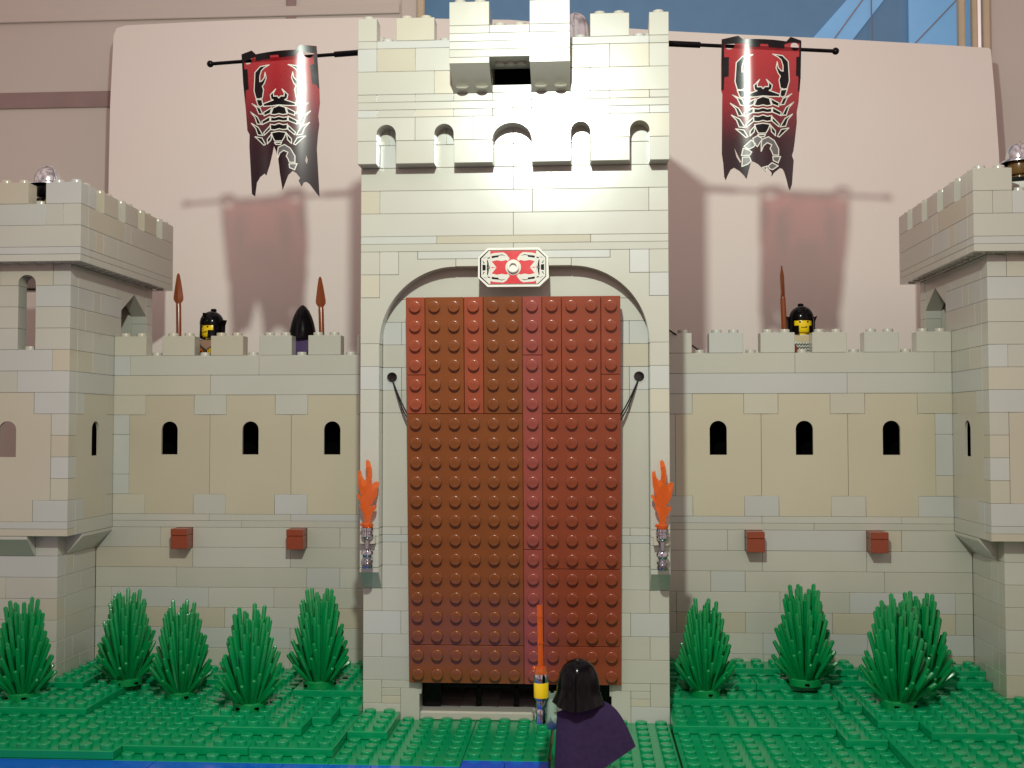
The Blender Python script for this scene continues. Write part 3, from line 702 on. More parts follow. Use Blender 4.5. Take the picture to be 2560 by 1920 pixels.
    p.build('slit_shade', DARK, t)  # black sheets added behind the openings as interior shade
    # platform
    q = MB()
    def ring(z0, z1, xs=None, ys=None, cf='', cz=''):
        X = xs or rsplit(24, 38); Y = ys or rsplit(2, 15)
        for i in range(len(X)-1):
            k = cf[i] if i < len(cf) and cf[i] != '.' else None
            q.box(X[i]*sgn, X[i+1]*sgn, 1, 2, z0, z1, gcol(k), tilt=TL)
        for i in range(len(Y)-1):
            k = cz[i] if i < len(cz) and cz[i] != '.' else None
            q.box(24*sgn, 25*sgn, Y[i], Y[i+1], z0, z1, gcol(k))
        q.box(25*sgn, 38*sgn, 14, 15, z0, z1, gcol('G')); q.box(37*sgn, 38*sgn, 2, 14, z0, z1, gcol('G'))
    ring(24.8, 25.2, [24, 32, 38], [2, 6, 15], 'GG', 'GG'); ring(25.2, 25.6, [24, 30, 38], [2, 8, 11, 12, 15] if not L else [2, 7, 15], 'BG', 'GGTG')
    ring(25.6, 26.8, [24, 30, 38], [2, 3, 4, 6, 15] if L else [2, 4, 5, 8, 15], 'GG', 'GTGG' if L else 'BTBG'); ring(26.8, 28, [24, 25, 26, 30, 38] if L else [24, 25, 26, 38], [2, 7, 8, 15], 'GGBG', 'TGG')
    q.box(25*sgn, 37*sgn, 2, 14, 24.9, 25.15, gcol('G'), ch=.01)
    for y in range(2, 15):       # open undersides of the rim bricks
        q.lathe([(.24, -.0), (.24, -.06), (.19, -.06), (.19, 0)], 24.5*sgn, y, 24.8, 12, gcol('G'))
    for x in range(25, 38): q.lathe([(.24, -.0), (.24, -.06), (.19, -.06), (.19, 0)], x*sgn, 1.5, 24.8, 12, gcol('G'))
    q.stud(26.5*sgn, 1.5, 28, gcol('G')); q.stud(29.5*sgn, 1.5, 28, gcol('G'))
    for y in (3.5, 6.5, 9.5, 12.5): q.stud(24.5*sgn, y, 28, gcol('G'))
    q.build('platform', BRICK, t)
    for x0, k in ((24, 'B' if L else 'G'), (27, 'T' if L else 'G'), (30, 'G'), (33, 'G'), (36, 'G')):
        merlon(t, x0*sgn, (x0+2)*sgn, 1, 2, 28, k)
    c0 = MB(); cc = gcol('B' if L else 'G'); c0.box(24*sgn, 25*sgn, 2, 3, 28, 29.2, cc); c0.stud(24.5*sgn, 2.5, 29.2, cc); c0.build('merlon', BRICK, t)
    for y0, k in ((4, 'T'), (7, 'G'), (10, 'T'), (13, 'G')): merlon(t, 24*sgn, 25*sgn, y0, y0+2, 28, k if L else 'G')
    return t
tower(-1, 'square corner tower at the left end with see-through arched window slot')
tower(1, 'square corner tower at the right end with dark arched window slot')

# ------------------------------------------------------------------ bushes
def bush():
    b = thing('prickly_bush', '', 'toy bush', (0, 0, 0), 'green plastic prickly bushes along the castle foot')
    m = MB()
    br = random.Random(5)
    tips = [(.34, 4.95), (.7, 5.15), (.9, 4.75), (1.04, 4.35), (1.12, 3.75), (1.3, 3.35), (1.48, 2.75), (1.6, 2.15), (1.72, 1.65)]
    for a in range(10):
        off = 0 if a % 2 == 0 else -.45
        for k, (r, h) in enumerate(tips):
            if k == 0 and a % 3: continue
            az = 2*math.pi*a/10+br.uniform(-.07, .07)+(.16 if k % 2 else 0)
            hh = (h+off+br.uniform(-.22, .2)); rr = r+br.uniform(-.03, .03)
            r0 = .14+.06*k
            d = Vector((math.cos(az), math.sin(az), 0))
            p0 = d*r0+Vector((0, 0, .3)); p3 = d*rr+Vector((0, 0, hh))
            p1 = p0.lerp(p3, .45)
            ax = (p3-p1).normalized(); w = .125
            m.tube([p0, p1, p3-ax*.1, p3-ax*.03, p3], [w*.95, w, w*.92, w*.62, w*.12], 7)
    m.lathe([(.1, .3), (.3, 1.2), (.34, 2.6), (.2, 3.6), (0, 3.9)], seg=10)
    m.build('leaves', BUSH, b)
    q = MB()
    q.lathe([(.86, 0), (.86, .32), (.8, .38), (0, .38)], seg=24)
    q.build('base', BUSH, b)
    q2 = MB()
    for az in (-2.2, -1.0, .4, 1.8): 
        q2.box(math.cos(az)*.82-.12, math.cos(az)*.82+.12, math.sin(az)*.82-.1, math.sin(az)*.82+.1, .08, .2, ch=.01)
    q2.build('base_notch_shade', DARK, b)  # black blocks painted as the shade of notches in the base
    return b
b0 = bush()
BL = ['bush at the far left edge, in front of the left tower', 'bush in the corner where left tower meets left wall', 'bush right beside and in front of the left corner bush',
      'nearest of the left bushes, standing farthest forward on the green plates', 'bush next to the left side of the gatehouse', 'bush next to the right side of the gatehouse',
      'bush midway along the foot of the right wall', 'large front bush near the right tower', 'bush half hidden behind the front bush near the right tower']
for i, (x, y, z) in enumerate(BUSHES):
    o = b0 if i == 0 else copy_tree(b0)
    o.location = Vector((x, y, z))*S; o['org'] = (x, y, z); o.rotation_euler[2] = (0, .5, 1.3, .15, 2.2, .9, 2.9, .3, 1.7)[i]
    o['label'] = 'green prickly '+BL[i]
    s_ = (1, 1, 1, 1, 1, .97, 1.03, 1.08, 1.05)[i]; o.scale = (s_, s_, s_)

# ------------------------------------------------------------------ torches
def torch(x, label, mir):
    t = thing('torch', label, 'toy torch', (x, -1.62, 8.45), 'flaming torches on the gatehouse')
    m = MB()
    m.lathe([(0, 0), (.26, .0), (.28, .05), (.28, .2), (.25, .22), (.25, .26), (.30, .30), (.30, .42), (.26, .45), (.20, .5), (.20, .54), (.24, .58), (.26, .66), (.31, .70), (.31, .8), (.27, .9), (.16, .98), (.11, 1.0), (.11, 1.42), (.22, 1.5), (.31, 1.6), (.31, 1.72), (.27, 1.76), (.27, 1.88), (.31, 1.92), (.31, 2.06), (.2, 2.1), (0, 2.1)], x, -1.62, 8.45, 24)
    m.build('handle', SILVER, t)
    K = 1/221.0
    out = [(240, 905), (240, 860), (245, 800), (228, 740), (198, 690), (185, 650), (196, 660), (205, 640), (150, 545), (165, 525), (190, 545), (212, 575), (190, 500), (172, 420), (165, 290), (175, 265), (198, 265), (213, 330), (240, 375), (262, 355), (268, 290), (258, 220), (255, 155), (275, 140), (298, 160), (322, 250), (325, 330), (315, 430), (345, 400), (375, 385), (405, 400), (395, 470), (375, 560), (330, 630), (300, 680), (345, 655), (380, 660), (370, 700), (335, 740), (315, 800), (308, 860), (308, 905)]
    bm = bmesh.new()
    vs = [bm.verts.new(((a-275)*K, -.13, (905-b)*K)) for a, b in out]
    f = bm.faces.new(vs)
    r = bmesh.ops.extrude_face_region(bm, geom=[f])
    bmesh.ops.translate(bm, vec=(0, .26, 0), verts=[g for g in r['geom'] if isinstance(g, bmesh.types.BMVert)])
    bmesh.ops.recalc_face_normals(bm, faces=bm.faces)
    bmesh.ops.bevel(bm, geom=[e for e in bm.edges if abs(e.verts[0].co.y-e.verts[1].co.y) < .01], offset=.055, segments=3, profile=.5, affect='EDGES', clamp_overlap=True)
    for v in bm.verts: v.co *= S
    bmesh.ops.triangulate(bm, faces=[f for f in bm.faces if len(f.verts) > 6])
    me = bpy.data.meshes.new('flame'); bm.to_mesh(me); bm.free(); me.materials.append(FIRE)
    for p in me.polygons: p.use_smooth = True
    me.set_sharp_from_angle(angle=math.radians(50))
    o = bpy.data.objects.new('flame', me); COL.objects.link(o); o.parent = t; o.location = (0, 0, 2.08*S)
    o.rotation_euler[2] = mir
    m = MB(); m.lathe([(.28, 2.08), (.3, 2.12), (.3, 2.24), (.24, 2.3), (0, 2.3)], x, -1.62, 8.45, 20)
    m.tube([(x-.2, -1.62, 10.65), (x-.36, -1.62, 10.7)], .09, 8); m.build('flame_base', FIRE, t)
    return t
torch(-7.47, 'chrome handled torch with orange flame on the left gatehouse column', 0.12)
torch(7.55, 'chrome handled torch with orange flame on the right gatehouse column', -.12)

# ------------------------------------------------------------------ banners
def flat(polys, holes=None):
    """list of polygons (x,z) in studs -> bmesh faces"""
    bm = bmesh.new()
    for p in polys:
        hs = holes or []
        tri = tessellate_polygon([[Vector((a, b, 0)) for a, b in r] for r in [p]+hs])
        fl = [q for r in [p]+hs for q in r]
        vs = [bm.verts.new((a, 0, b)) for a, b in fl]
        for t in tri:
            try: bm.faces.new([vs[i] for i in t])
            except ValueError: pass
    return bm
def drape(bm, fy, name, mats, parent, org, d, thick=0, mi=None):
    xs = [v.co.x for v in bm.verts]; zs = [v.co.z for v in bm.verts]
    x = math.floor(min(xs)*10)/10
    while x < max(xs):
        bmesh.ops.bisect_plane(bm, geom=bm.verts[:]+bm.edges[:]+bm.faces[:], plane_co=(x, 0, 0), plane_no=(1, 0, 0)); x += .15
    z = math.floor(min(zs))
    while z < max(zs):
        bmesh.ops.bisect_plane(bm, geom=bm.verts[:]+bm.edges[:]+bm.faces[:], plane_co=(0, 0, z), plane_no=(0, 0, 1)); z += .8
    bmesh.ops.remove_doubles(bm, verts=bm.verts, dist=1e-5)
    for v in bm.verts:
        v.co.y = fy(v.co.x, v.co.z)-d
    for f in bm.faces:
        if f.normal.y > 0: f.normal_flip()
    bm.normal_update()
    for f in bm.faces:
        if f.normal.y > 0: f.normal_flip()
    if thick:
        r = bmesh.ops.extrude_face_region(bm, geom=bm.faces[:])
        for g in r['geom']:
            if isinstance(g, bmesh.types.BMVert): g.co.y += thick
        bmesh.ops.recalc_face_normals(bm, faces=bm.faces)
    for v in bm.verts: v.co = (v.co-Vector(org))*S
    me = bpy.data.meshes.new(name); bm.to_mesh(me); bm.free()
    for q in mats: me.materials.append(q)
    for p in me.polygons: p.use_smooth = True
    me.set_sharp_from_angle(angle=math.radians(40))
    o = bpy.data.objects.new(name, me); COL.objects.link(o); o.parent = parent
    o.location = (Vector(org)-Vector(parent['org']))*S; o['org'] = tuple(org)
    return o
def stroke(pts, w, closed=True):
    out = []
    n = len(pts)
    for i in range(n if closed else n-1):
        a = Vector(pts[i]); b = Vector(pts[(i+1) % n]); d = (b-a)
        if d.length < 1e-5: continue
        d.normalize(); q = Vector((-d.y, d.x))*w/2; e = d*w*.4
        out.append([tuple(a-q-e), tuple(b-q+e), tuple(b+q+e), tuple(a+q-e)])
    return out
EM_HALF = [  # right-hand half of the emblem in print units, mirrored about x=485
 [(585, 235), (640, 262), (672, 290), (690, 345), (690, 400), (668, 395), (640, 365), (630, 310), (618, 370), (640, 425), (662, 450), (648, 490), (662, 570), (700, 580), (735, 570), (757, 490), (745, 300), (685, 245)],
 [(668, 588), (735, 580), (712, 645), (685, 662), (658, 645)],
 [(560, 678), (650, 722), (645, 758), (578, 735)], [(660, 740), (690, 675), (782, 620), (735, 662), (705, 732)],
 [(580, 768), (670, 812), (668, 848), (583, 815)], [(680, 842), (722, 762), (802, 703), (752, 762), (725, 838)],
 [(578, 862), (652, 932), (645, 958), (578, 905)], [(660, 960), (712, 872), (792, 823), (742, 882), (718, 950)],
 [(562, 946), (612, 1002), (612, 1050), (572, 1012)], [(632, 1055), (672, 985), (752, 966), (702, 1012), (652, 1062)]]
EM_MID = [
 [(425, 680), (485, 657), (550, 676), (570, 745), (525, 752), (485, 742), (440, 752), (398, 745)], [(397, 775), (440, 782), (485, 770), (528, 782), (573, 775), (573, 815), (528, 820), (485, 812), (440, 820), (397, 818)],
 [(392, 850), (440, 857), (485, 842), (528, 857), (573, 850), (568, 902), (528, 908), (485, 898), (440, 910), (395, 905)], [(402, 937), (485, 925), (558, 937), (540, 985), (515, 1025), (440, 1025), (418, 985)], [(435, 1040), (510, 1040), (500, 1062), (450, 1060)],
 [(485, 580), (470, 560), (432, 560), (428, 530), (452, 488), (395, 545), (402, 588), (425, 600), (318, 632), (318, 660), (412, 660), (485, 652), (560, 658), (655, 658), (655, 632), (548, 598), (570, 585), (580, 545), (520, 488), (543, 530), (540, 560), (505, 560)]]
EM_TAIL = [
 [(385, 1075), (430, 1050), (480, 1082), (430, 1160), (400, 1130)], [(370, 1090), (412, 1130), (395, 1160), (345, 1182), (300, 1150)], [(292, 1168), (345, 1188), (375, 1212), (355, 1242), (275, 1240)], [(285, 1258), (352, 1258), (368, 1300), (338, 1330), (280, 1350)],
 [(475, 1090), (540, 1062), (600, 1100), (645, 1180), (645, 1245), (588, 1245), (575, 1210), (558, 1182), (575, 1142), (530, 1122), (492, 1150), (468, 1208), (468, 1140)], [(585, 1262), (665, 1258), (640, 1322), (590, 1300)], [(542, 1352), (577, 1322), (640, 1352), (582, 1392), (548, 1380)], [(482, 1370), (530, 1356), (515, 1402)]]
def banner(name_label, right):
    if right:
        K = .005225; X0, Z0 = 11.0-85*K, 36.25+45*K
        P = lambda x, y: (X0+x*K, Z0-y*K)
        out = [(85, 45), (245, 30), (290, 72), (725, 98), (770, 48), (885, 75), (882, 240), (878, 450), (864, 600), (856, 700), (836, 800), (838, 900), (815, 1100), (802, 1190), (786, 1240), (805, 1290), (800, 1350), (787, 1530), (765, 1592), (748, 1560), (728, 1480), (705, 1410), (688, 1380), (660, 1372), (600, 1420), (572, 1462), (575, 1420), (532, 1370), (515, 1412), (478, 1372), (440, 1335), (400, 1310), (370, 1300), (345, 1400), (335, 1440), (325, 1478), (300, 1440), (260, 1395), (205, 1355), (170, 1375), (142, 1430), (125, 1475), (110, 1440), (100, 1300), (86, 1200), (88, 950), (90, 700), (92, 600), (80, 560), (80, 300)]
        pole = [Vector((7.9, 1, 36.18)), Vector((17.0, 1, 35.55))]
        holes = [[(165+48*math.cos(a), 118+40*math.sin(a)) for a in [i*.35 for i in range(18)]], [(815+44*math.cos(a), 142+42*math.sin(a)) for a in [i*.35 for i in range(18)]],
                 [(205, 1150), (240, 1230), (275, 1300), (262, 1312), (228, 1250)]]
        E = lambda x, y: P(x, y)
        border = [[(85, 45), (245, 32), (290, 72), (725, 98), (770, 50), (885, 75), (882, 105), (770, 108), (705, 130), (705, 172), (545, 165), (535, 135), (460, 130), (455, 160), (345, 150), (340, 118), (110, 100), (108, 230), (155, 235), (152, 430), (110, 432), (105, 560), (84, 560), (82, 300)],
                  [(885, 90), (882, 240), (878, 450), (866, 590), (850, 590), (855, 440), (828, 435), (832, 245), (862, 240), (868, 100)]]
        dis = [(400, 1180), (560, 1160), (580, 1250), (545, 1340), (440, 1330), (372, 1240)]
    else:
        K = .00575; X0, Z0 = -15.0-165*K, 36.03+225*K
        P = lambda x, y: (X0+x*K, Z0-y*K)
        out = [(165, 225), (275, 203), (320, 245), (700, 215), (745, 165), (890, 165), (895, 240), (912, 560), (915, 700), (900, 820), (908, 900), (895, 1000), (885, 1130), (892, 1300), (905, 1585), (870, 1540), (820, 1470), (790, 1448), (765, 1455), (745, 1495), (720, 1440), (735, 1415), (700, 1370), (665, 1350), (625, 1390), (572, 1530), (560, 1450), (548, 1375), (535, 1250), (515, 1170), (492, 1115), (478, 1180), (450, 1290), (413, 1390), (395, 1370), (350, 1400), (315, 1450), (295, 1580), (262, 1555), (255, 1400), (240, 1100), (243, 990), (220, 950), (205, 750), (180, 500)]
        pole = [Vector((-7.9, 1, 36.08)), Vector((-16.8, 1, 35.6))]
        holes = [[(237+40*math.cos(a), 288+42*math.sin(a)) for a in [i*.35 for i in range(18)]], [(818+46*math.cos(a), 240+42*math.sin(a)) for a in [i*.35 for i in range(18)]],
                 [(790, 1195), (804, 1240), (797, 1282), (780, 1250)]]
        # emblem placed from the shared print units
        E = lambda x, y: P(545+(x-485)*.91, 665+(y-575)*.905)
        border = [[(165, 225), (275, 205), (320, 245), (700, 217), (745, 168), (890, 168), (895, 240), (735, 228), (700, 270), (552, 292), (545, 265), (465, 268), (462, 300), (320, 308), (315, 270), (190, 300), (195, 370), (228, 375), (240, 565), (208, 570), (200, 700), (180, 500)],
                  [(895, 240), (912, 560), (905, 560), (888, 530), (850, 525), (832, 350), (868, 335), (868, 250)]]
        dis = None
    t = thing('banner', name_label, 'banner', tuple(pole[0]), 'scorpion banners hanging from the gatehouse')
    m = MB(); d = (pole[1]-pole[0]).normalized()
    L_ = (pole[1]-pole[0]).length
    m.tube([pole[0], pole[0]+d*.25], .26, 14); m.tube([pole[0]+d*.25, pole[0]+d*2.0], .16, 14)
    m.tube([pole[0]+d*2.0, pole[1]], .1, 12)
    m.lathe([(0, -.19)]+[(.19*math.cos(a), .19*math.sin(a)) for a in [-1.2+i*.3 for i in range(9)]]+[(0, .19)], pole[1].x, pole[1].y, pole[1].z, 16)
    m.build('pole', BLACK, t)
    pts = [P(*q) for q in out]
    xs = [p[0] for p in pts]; xa, xb = min(xs), max(xs)
    if right: fy = lambda x, z: .80-.50*math.sin(math.pi*min(1, max(0, (x-xa)/(xb-xa))))+.06*(36.2-z)
    else: fy = lambda x, z: .80-.50*math.sin(math.pi*min(1, max(0, (x-xa)/(xb-xa))))+.06*(36.2-z)
    bm = flat([pts], [[P(*q) for q in h] for h in holes])
    org = (xa, .5, Z0-200*K)
    cl = drape(bm, fy, 'cloth', [BANNER], t, org, 0, thick=.05)
    ok = lambda q: True
    if not right:
        # parts of the print that fall into the torn notch are missing
        def ok(q):
            cx = sum(a for a, b in q)/len(q); cy = sum(b for a, b in q)/len(q)
            return not (cy > 1040 and 280 < cx < 400) 
    half = EM_HALF+[[(970-x, y) for x, y in p] for p in EM_HALF]
    if not right: half = [q for q in half if not (max(b for a, b in q) > 1045 and min(a for a, b in q) < 400 and False)]
    bl = flat([[P(*q) for q in p] for p in border]+[[E(*q) for q in p] for p in half+EM_MID if ok(p)])
    drape(bl, fy, 'black_print', [BLACKP], cl, org, .012)
    tl = [p for p in EM_TAIL if ok(p)]
    if not right: tl = [[(x+0, y) for x, y in p] for p in EM_TAIL[4:6]]
    gr = flat([[E(*q) for q in p] for p in tl]); drape(gr, fy, 'grey_print', [GREYP], cl, org, .014)
    ws = []
    for p in half+EM_MID+tl:
        if ok(p): ws += stroke([E(*q) for q in p], .052)
    wh = flat(ws); drape(wh, fy, 'outline_print', [WHITEP], cl, org, .02)
    return t
banner('torn scorpion banner on the left pole with a deep notch in its hem', False)
banner('torn scorpion banner on the right pole with wide bright glare strip', True)

# ------------------------------------------------------------------ toy figures
def fig(label, x, y, z, rz, torso, torso_mats, legs=BLACK, arms=None, hands=YELLOW, head=YELLOW, head_up=0, group=None, arm_ang=(0.2, 0.2)):
    t = thing('toy_figure', label, 'toy figure', (0, 0, 0), group)
    m = MB()
    for s_ in (-1, 1):
        m.box(.03*s_, .95*s_, -.35, .35, .0, 1.2, ch=.05); m.box(.03*s_, .95*s_, -.6, .35, 0, .28, ch=.05)
    m.box(-.95, .95, -.35, .35, 1.2, 1.55, ch=.06); m.build('legs', legs, t)
    m = MB()
    vs = [(-.95, -.48, 1.56), (.95, -.48, 1.56), (.95, .48, 1.56), (-.95, .48, 1.56), (-.68, -.42, 3.1), (.68, -.42, 3.1), (.68, .42, 3.1), (-.68, .42, 3.1)]
    m.add(vs, [[0, 1, 5, 4], [1, 2, 6, 5], [2, 3, 7, 6], [3, 0, 4, 7], [4, 5, 6, 7], [3, 2, 1, 0]])
    to = m.build('torso', torso, t)
    for s_, an in ((-1, arm_ang[0]), (1, arm_ang[1])):
        m = MB()
        sh = Vector((.78*s_, 0, 2.85)); el = Vector((1.08*s_, -.12-.3*an, 2.35+.1*an)); ha = el+Vector((.05*s_, -.55-.4*an, -.28+1.0*an))
        m.tube([sh+Vector((-.1*s_, 0, .08)), sh+Vector((.1*s_, 0, -.05)), el, ha], [.2, .3, .27, .22], 12); m.build('arm', arms or torso, t)
        h = MB(); dd = (ha-el).normalized(); c = ha+dd*.3
        h.tube([ha, ha+dd*.14], .12, 10)
        h.lathe([(.16, -.2), (.27, -.2), (.27, .2), (.16, .2), (.16, -.2)], c.x, c.y, c.z, 14, a0=math.radians(-60), a1=math.radians(240))
        h.build('hand', hands, t)
    m = MB(); m.lathe([(.38, 3.08), (.38, 3.2), (.56, 3.26), (.62, 3.36), (.62, 4.1), (.56, 4.24), (.36, 4.3), (.3, 4.32), (.3, 4.5), (0, 4.5)], seg=28); hd = m.build('head', head, t)
    t.location = Vector((x, y, z))*S; t.rotation_euler[2] = rz
    t['org'] = (0, 0, 0)
    return t, to, hd
def on_cyl(pts, r, dr):      # print on the head: (angle deg, z)
    return [(r+dr, a, b) for a, b in pts]
def face(hd):
    m = MB()
    def patch(a0, a1, z0, z1):
        n = 4; v = []; R = .628
        for i in range(n+1):
            a = math.radians(a0+(a1-a0)*i/n-90); v += [(R*math.cos(a), R*math.sin(a), z0), (R*math.cos(a), R*math.sin(a), z1)]
        m.add(v, [[2*i, 2*i+2, 2*i+3, 2*i+1] for i in range(n)])
    for s_ in (-1, 1):
        patch(s_*22-5, s_*22+5, 3.82, 3.92); patch(s_*22-11, s_*22+11, 4.0, 4.04)
    patch(-16, 16, 3.52, 3.56); patch(8, 17, 3.56, 3.6)
    m.build('face_print', BLACKP, hd, fixn=False)
def shell_helmet(t, matl, knob=True):
    """full helmet with T-shaped face opening and pointed ear wings"""
    bm = bmesh.new(); NA, NZ = 40, 16
    def R(z):
        if z < 4.15: return .74+.05*max(0, (3.5-z))
        q = (z-4.15)/.75; return .74*math.sqrt(max(0, 1-q*q))
    zs = [3.15+i*(4.15-3.15)/8 for i in range(9)]+[4.15+.75*math.sin(math.radians(11.25*i)) for i in range(1, 9)]
    rows = []
    for z in zs:
        if R(z) < 1e-3: rows.append([bm.verts.new((0, 0, z))]); continue
        rows.append([bm.verts.new((R(z)*math.sin(2*math.pi*k/NA), -R(z)*math.cos(2*math.pi*k/NA), z)) for k in range(NA)])
    for i in range(len(rows)-1):
        for k in range(NA):
            a = 360*(k+.5)/NA; a = a if a < 180 else a-360
            zc = (zs[i]+zs[i+1])/2
            if zc < 4.03 and abs(a) < (52 if zc > 3.68 else 31): continue
            if zc < 3.3 and abs(a) > 120: pass
            A, B = rows[i], rows[i+1]
            if len(B) == 1: bm.faces.new([A[k], A[(k+1) % NA], B[0]])
            else: bm.faces.new([A[k], A[(k+1) % NA], B[(k+1) % NA], B[k]])
    ret = bmesh.ops.extrude_face_region(bm, geom=bm.faces[:])
    for g in ret['geom']:
        if isinstance(g, bmesh.types.BMVert): g.co.x *= .9; g.co.y *= .9; g.co.z = 3.15+(g.co.z-3.15)*.94
    bmesh.ops.recalc_face_normals(bm, faces=bm.faces)
    m = MB(); bm.verts.ensure_lookup_table(); bm.verts.index_update()
    m.add([tuple(v.co) for v in bm.verts], [[v.index for v in f.verts] for f in bm.faces]); bm.free()
    for s_ in (-1, 1):
        m.prism([(.6*s_, 3.15), (.86*s_, 3.3), (.83*s_, 3.6), (.84*s_, 3.95), (.98*s_, 4.3), (.78*s_, 4.22), (.66*s_, 4.3)], [], .0, .34)
    if knob: m.lathe([(.12, 0), (.2, .1), (.16, .2), (0, .24)], 0, .15, 4.84, 14)
    m.box(-.03, .03, -.77, .2, 4.05, 4.75, ch=.02)
    return m.build('helmet', matl, t, angle=45)
def chevron_print(to, kind):
    m = MB(); z = 1.75; y = -.50
    if kind == 'scale':
        m.prism([(-.62, 2.78), (.0, 2.62), (.62, 2.78), (.6, 3.05), (-.6, 3.05)], [], -.445, -.435, mi=0)
        for r in range(6):
            zz = 2.6-r*.19
            for k in range(-4, 5):
                cx = k*.17
                m.prism([(cx-.08, zz), (cx, zz-.1), (cx+.08, zz), (cx+.08, zz-.07), (cx, zz-.17), (cx-.08, zz-.07)], [], -.47-.012*(r > 2), -.46, mi=1)
        m.prism([(-.75, 2.7), (-.35, 2.3), (-.4, 1.7), (-.8, 1.7)], [], -.49, -.48, mi=2)
        m.build('chest_print', [mat('cream_print', srgb(200, 185, 150)), BLACKP, ORANGE], to, fixn=False)
    else:
        m.prism([(-.5, 2.75), (0, 2.45), (.55, 2.75), (.6, 3.05), (-.6, 3.05)], [], -.445, -.435, mi=0)
        m.prism([(-.45, 2.6), (-.15, 2.25), (-.45, 1.95), (-.7, 2.25)], [], -.48, -.47, mi=2)
        m.prism([(-.42, 2.42), (-.27, 2.25), (-.42, 2.1), (-.56, 2.25)], [], -.49, -.482, mi=1)
        for k in range(3): m.prism([(.0+k*.2, 2.4), (.12+k*.2, 2.4), (.12+k*.2, 2.1), (.0+k*.2, 2.1)], [], -.48, -.47, mi=1)
        m.build('chest_print', [mat('pink_tan_print', srgb(176, 140, 120)), BLACKP, ORANGE], to, fixn=False)
GRP = 'toy castle guards on the battlements'
ts = mat('scale_armour_torso', srgb(200, 200, 190), rough=.3); tg = mat('dark_grey_torso', srgb(70, 66, 66), rough=.3)
t, to, hd = fig('guard with black winged helmet and yellow face turned aside, second gap of left wall', -19.75, 10.4, 18.05, math.radians(-28), tg, None, group=GRP); face(hd); shell_helmet(t, BLACK); chevron_print(to, 'orange')
t, to, hd = fig('guard facing the viewer in black winged helmet and scale armour behind the right wall', 16.85, 10.4, 18.1, math.radians(4), ts, None, arms=mat('dark_red_arm', srgb(120, 30, 30)), group=GRP); face(hd); shell_helmet(t, BLACK); chevron_print(to, 'scale')
t, to, hd = fig('guard seen from behind in smooth pointed black helmet and purple cape, left wall', -13.95, 10.4, 18.1, math.radians(180), BLACK, None, group=GRP)
m = MB(); m.lathe([(.95, 3.05), (.86, 3.3), (.8, 3.6), (.74, 3.9), (.68, 4.15), (.56, 4.5), (.4, 4.82), (.2, 5.08), (.07, 5.18), (0, 5.2)], seg=36); m.lathe([(.8, 3.06), (.7, 3.5), (.68, 4.1), (0, 4.9)], seg=20); m.build('helmet', BLACK, t)
m = MB(); m.prism([(-.8, 3.1), (.8, 3.1), (1.0, .3), (-1.0, .3)], [], .5, .55); m.build('cape', PURPLE, t)
def kettle(t, tall=False):
    m = MB()
    if not tall:
        m.lathe([(.98, 3.92), (1.02, 3.9), (1.02, 3.96), (.86, 4.06), (.72, 4.12), (.72, 4.3), (.66, 4.55), (.5, 4.8), (.28, 4.93), (0, 4.97)], seg=36)
        m.lathe([(.98, 3.92), (.66, 4.0), (.6, 4.4), (0, 4.6)], seg=24)
    else:
        m.lathe([(.84, 3.95), (.88, 3.93), (.86, 4.1), (.8, 4.5), (.8, 4.56), (.76, 4.9), (.62, 5.25), (.4, 5.5), (0, 5.62)], seg=40)
    pts = []
    for i in range(15):
        a = math.radians(-8+196*i/14); pts.append((0.0+.0*i, .82*math.cos(a), (4.2 if not tall else 4.75)+.86*math.sin(a)))
    m.tube(pts, [.05]*15, 8)
    return m.build('helmet', SILVP, t)
def yband(to):
    m = MB(); m.box(-.5, .5, -.5, -.44, 2.55, 3.0, ch=.01); m.box(.62, .8, -.4, .4, 2.5, 2.95, ch=.01); m.build('yellow_print', YELLOW, to)
def collar(to):
    m = MB(); m.box(-.66, .66, -.47, -.43, 2.45, 2.85, mi=0, ch=.01); m.build('chest_print', [WHITEP], to)
t, to, hd = fig('guard in domed silver helmet on the left corner tower', -27.1, 3.4, 25.6, math.radians(62), BLACK, None, head=BLACK, group=GRP); yband(to); kettle(t); collar(to)  # head coloured black for the shadow on the face under the brim
t, to, hd = fig('guard in domed silver helmet on the right corner tower', 27.25, 3.2, 26.0, math.radians(-20), BLACK, None, head=mat('brim_shaded_head', srgb(110, 80, 40)), group=GRP); kettle(t); collar(to)  # head coloured dark brown for the shadow under the brim
t, to, hd = fig('guard in tall silver helmet beside the overhanging bay on top of the gatehouse', 3.25, 1.9, 32.65, math.radians(-10), PURPLE, None, head=PURPLE, group=GRP); kettle(t, True)

# spears
def spear(x, y, z0, z1, lean, rot, label):
    t = thing('spear', label, 'toy spear', (0, 0, 0), 'brown toy spears')
    h = z1-z0; m = MB()
    m.tube([(0, 0, 0), (0, 0, h-1.95), (0, 0, h-1.8)], [.16, .165, .13], 12); m.build('shaft', SPEAR, t)
    m = MB()
    w = [(.13, 0), (.20, .1), (.30, .25), (.31, .42), (.26, .8), (.18, 1.35), (.1, 1.8), (.05, 1.93)]
    vs = []; F = []
    for r, zz in w:
        zz += h-1.9
        vs += [(-r, 0, zz), (0, -.13 if r > .1 else -.05, zz), (r, 0, zz), (0, .13 if r > .1 else .05, zz)]
    for i in range(len(w)-1):
        for k in range(4): F.append([4*i+k, 4*i+(k+1) % 4, 4*i+4+(k+1) % 4, 4*i+4+k])
    F += [[3, 2, 1, 0], [4*len(w)-4, 4*len(w)-3, 4*len(w)-2, 4*len(w)-1]]
    m.add(vs, F); m.build('spearhead', SPEAR, t, angle=20)
    t.location = Vector((x, y, z0))*S; t.rotation_euler = (0, lean, rot)
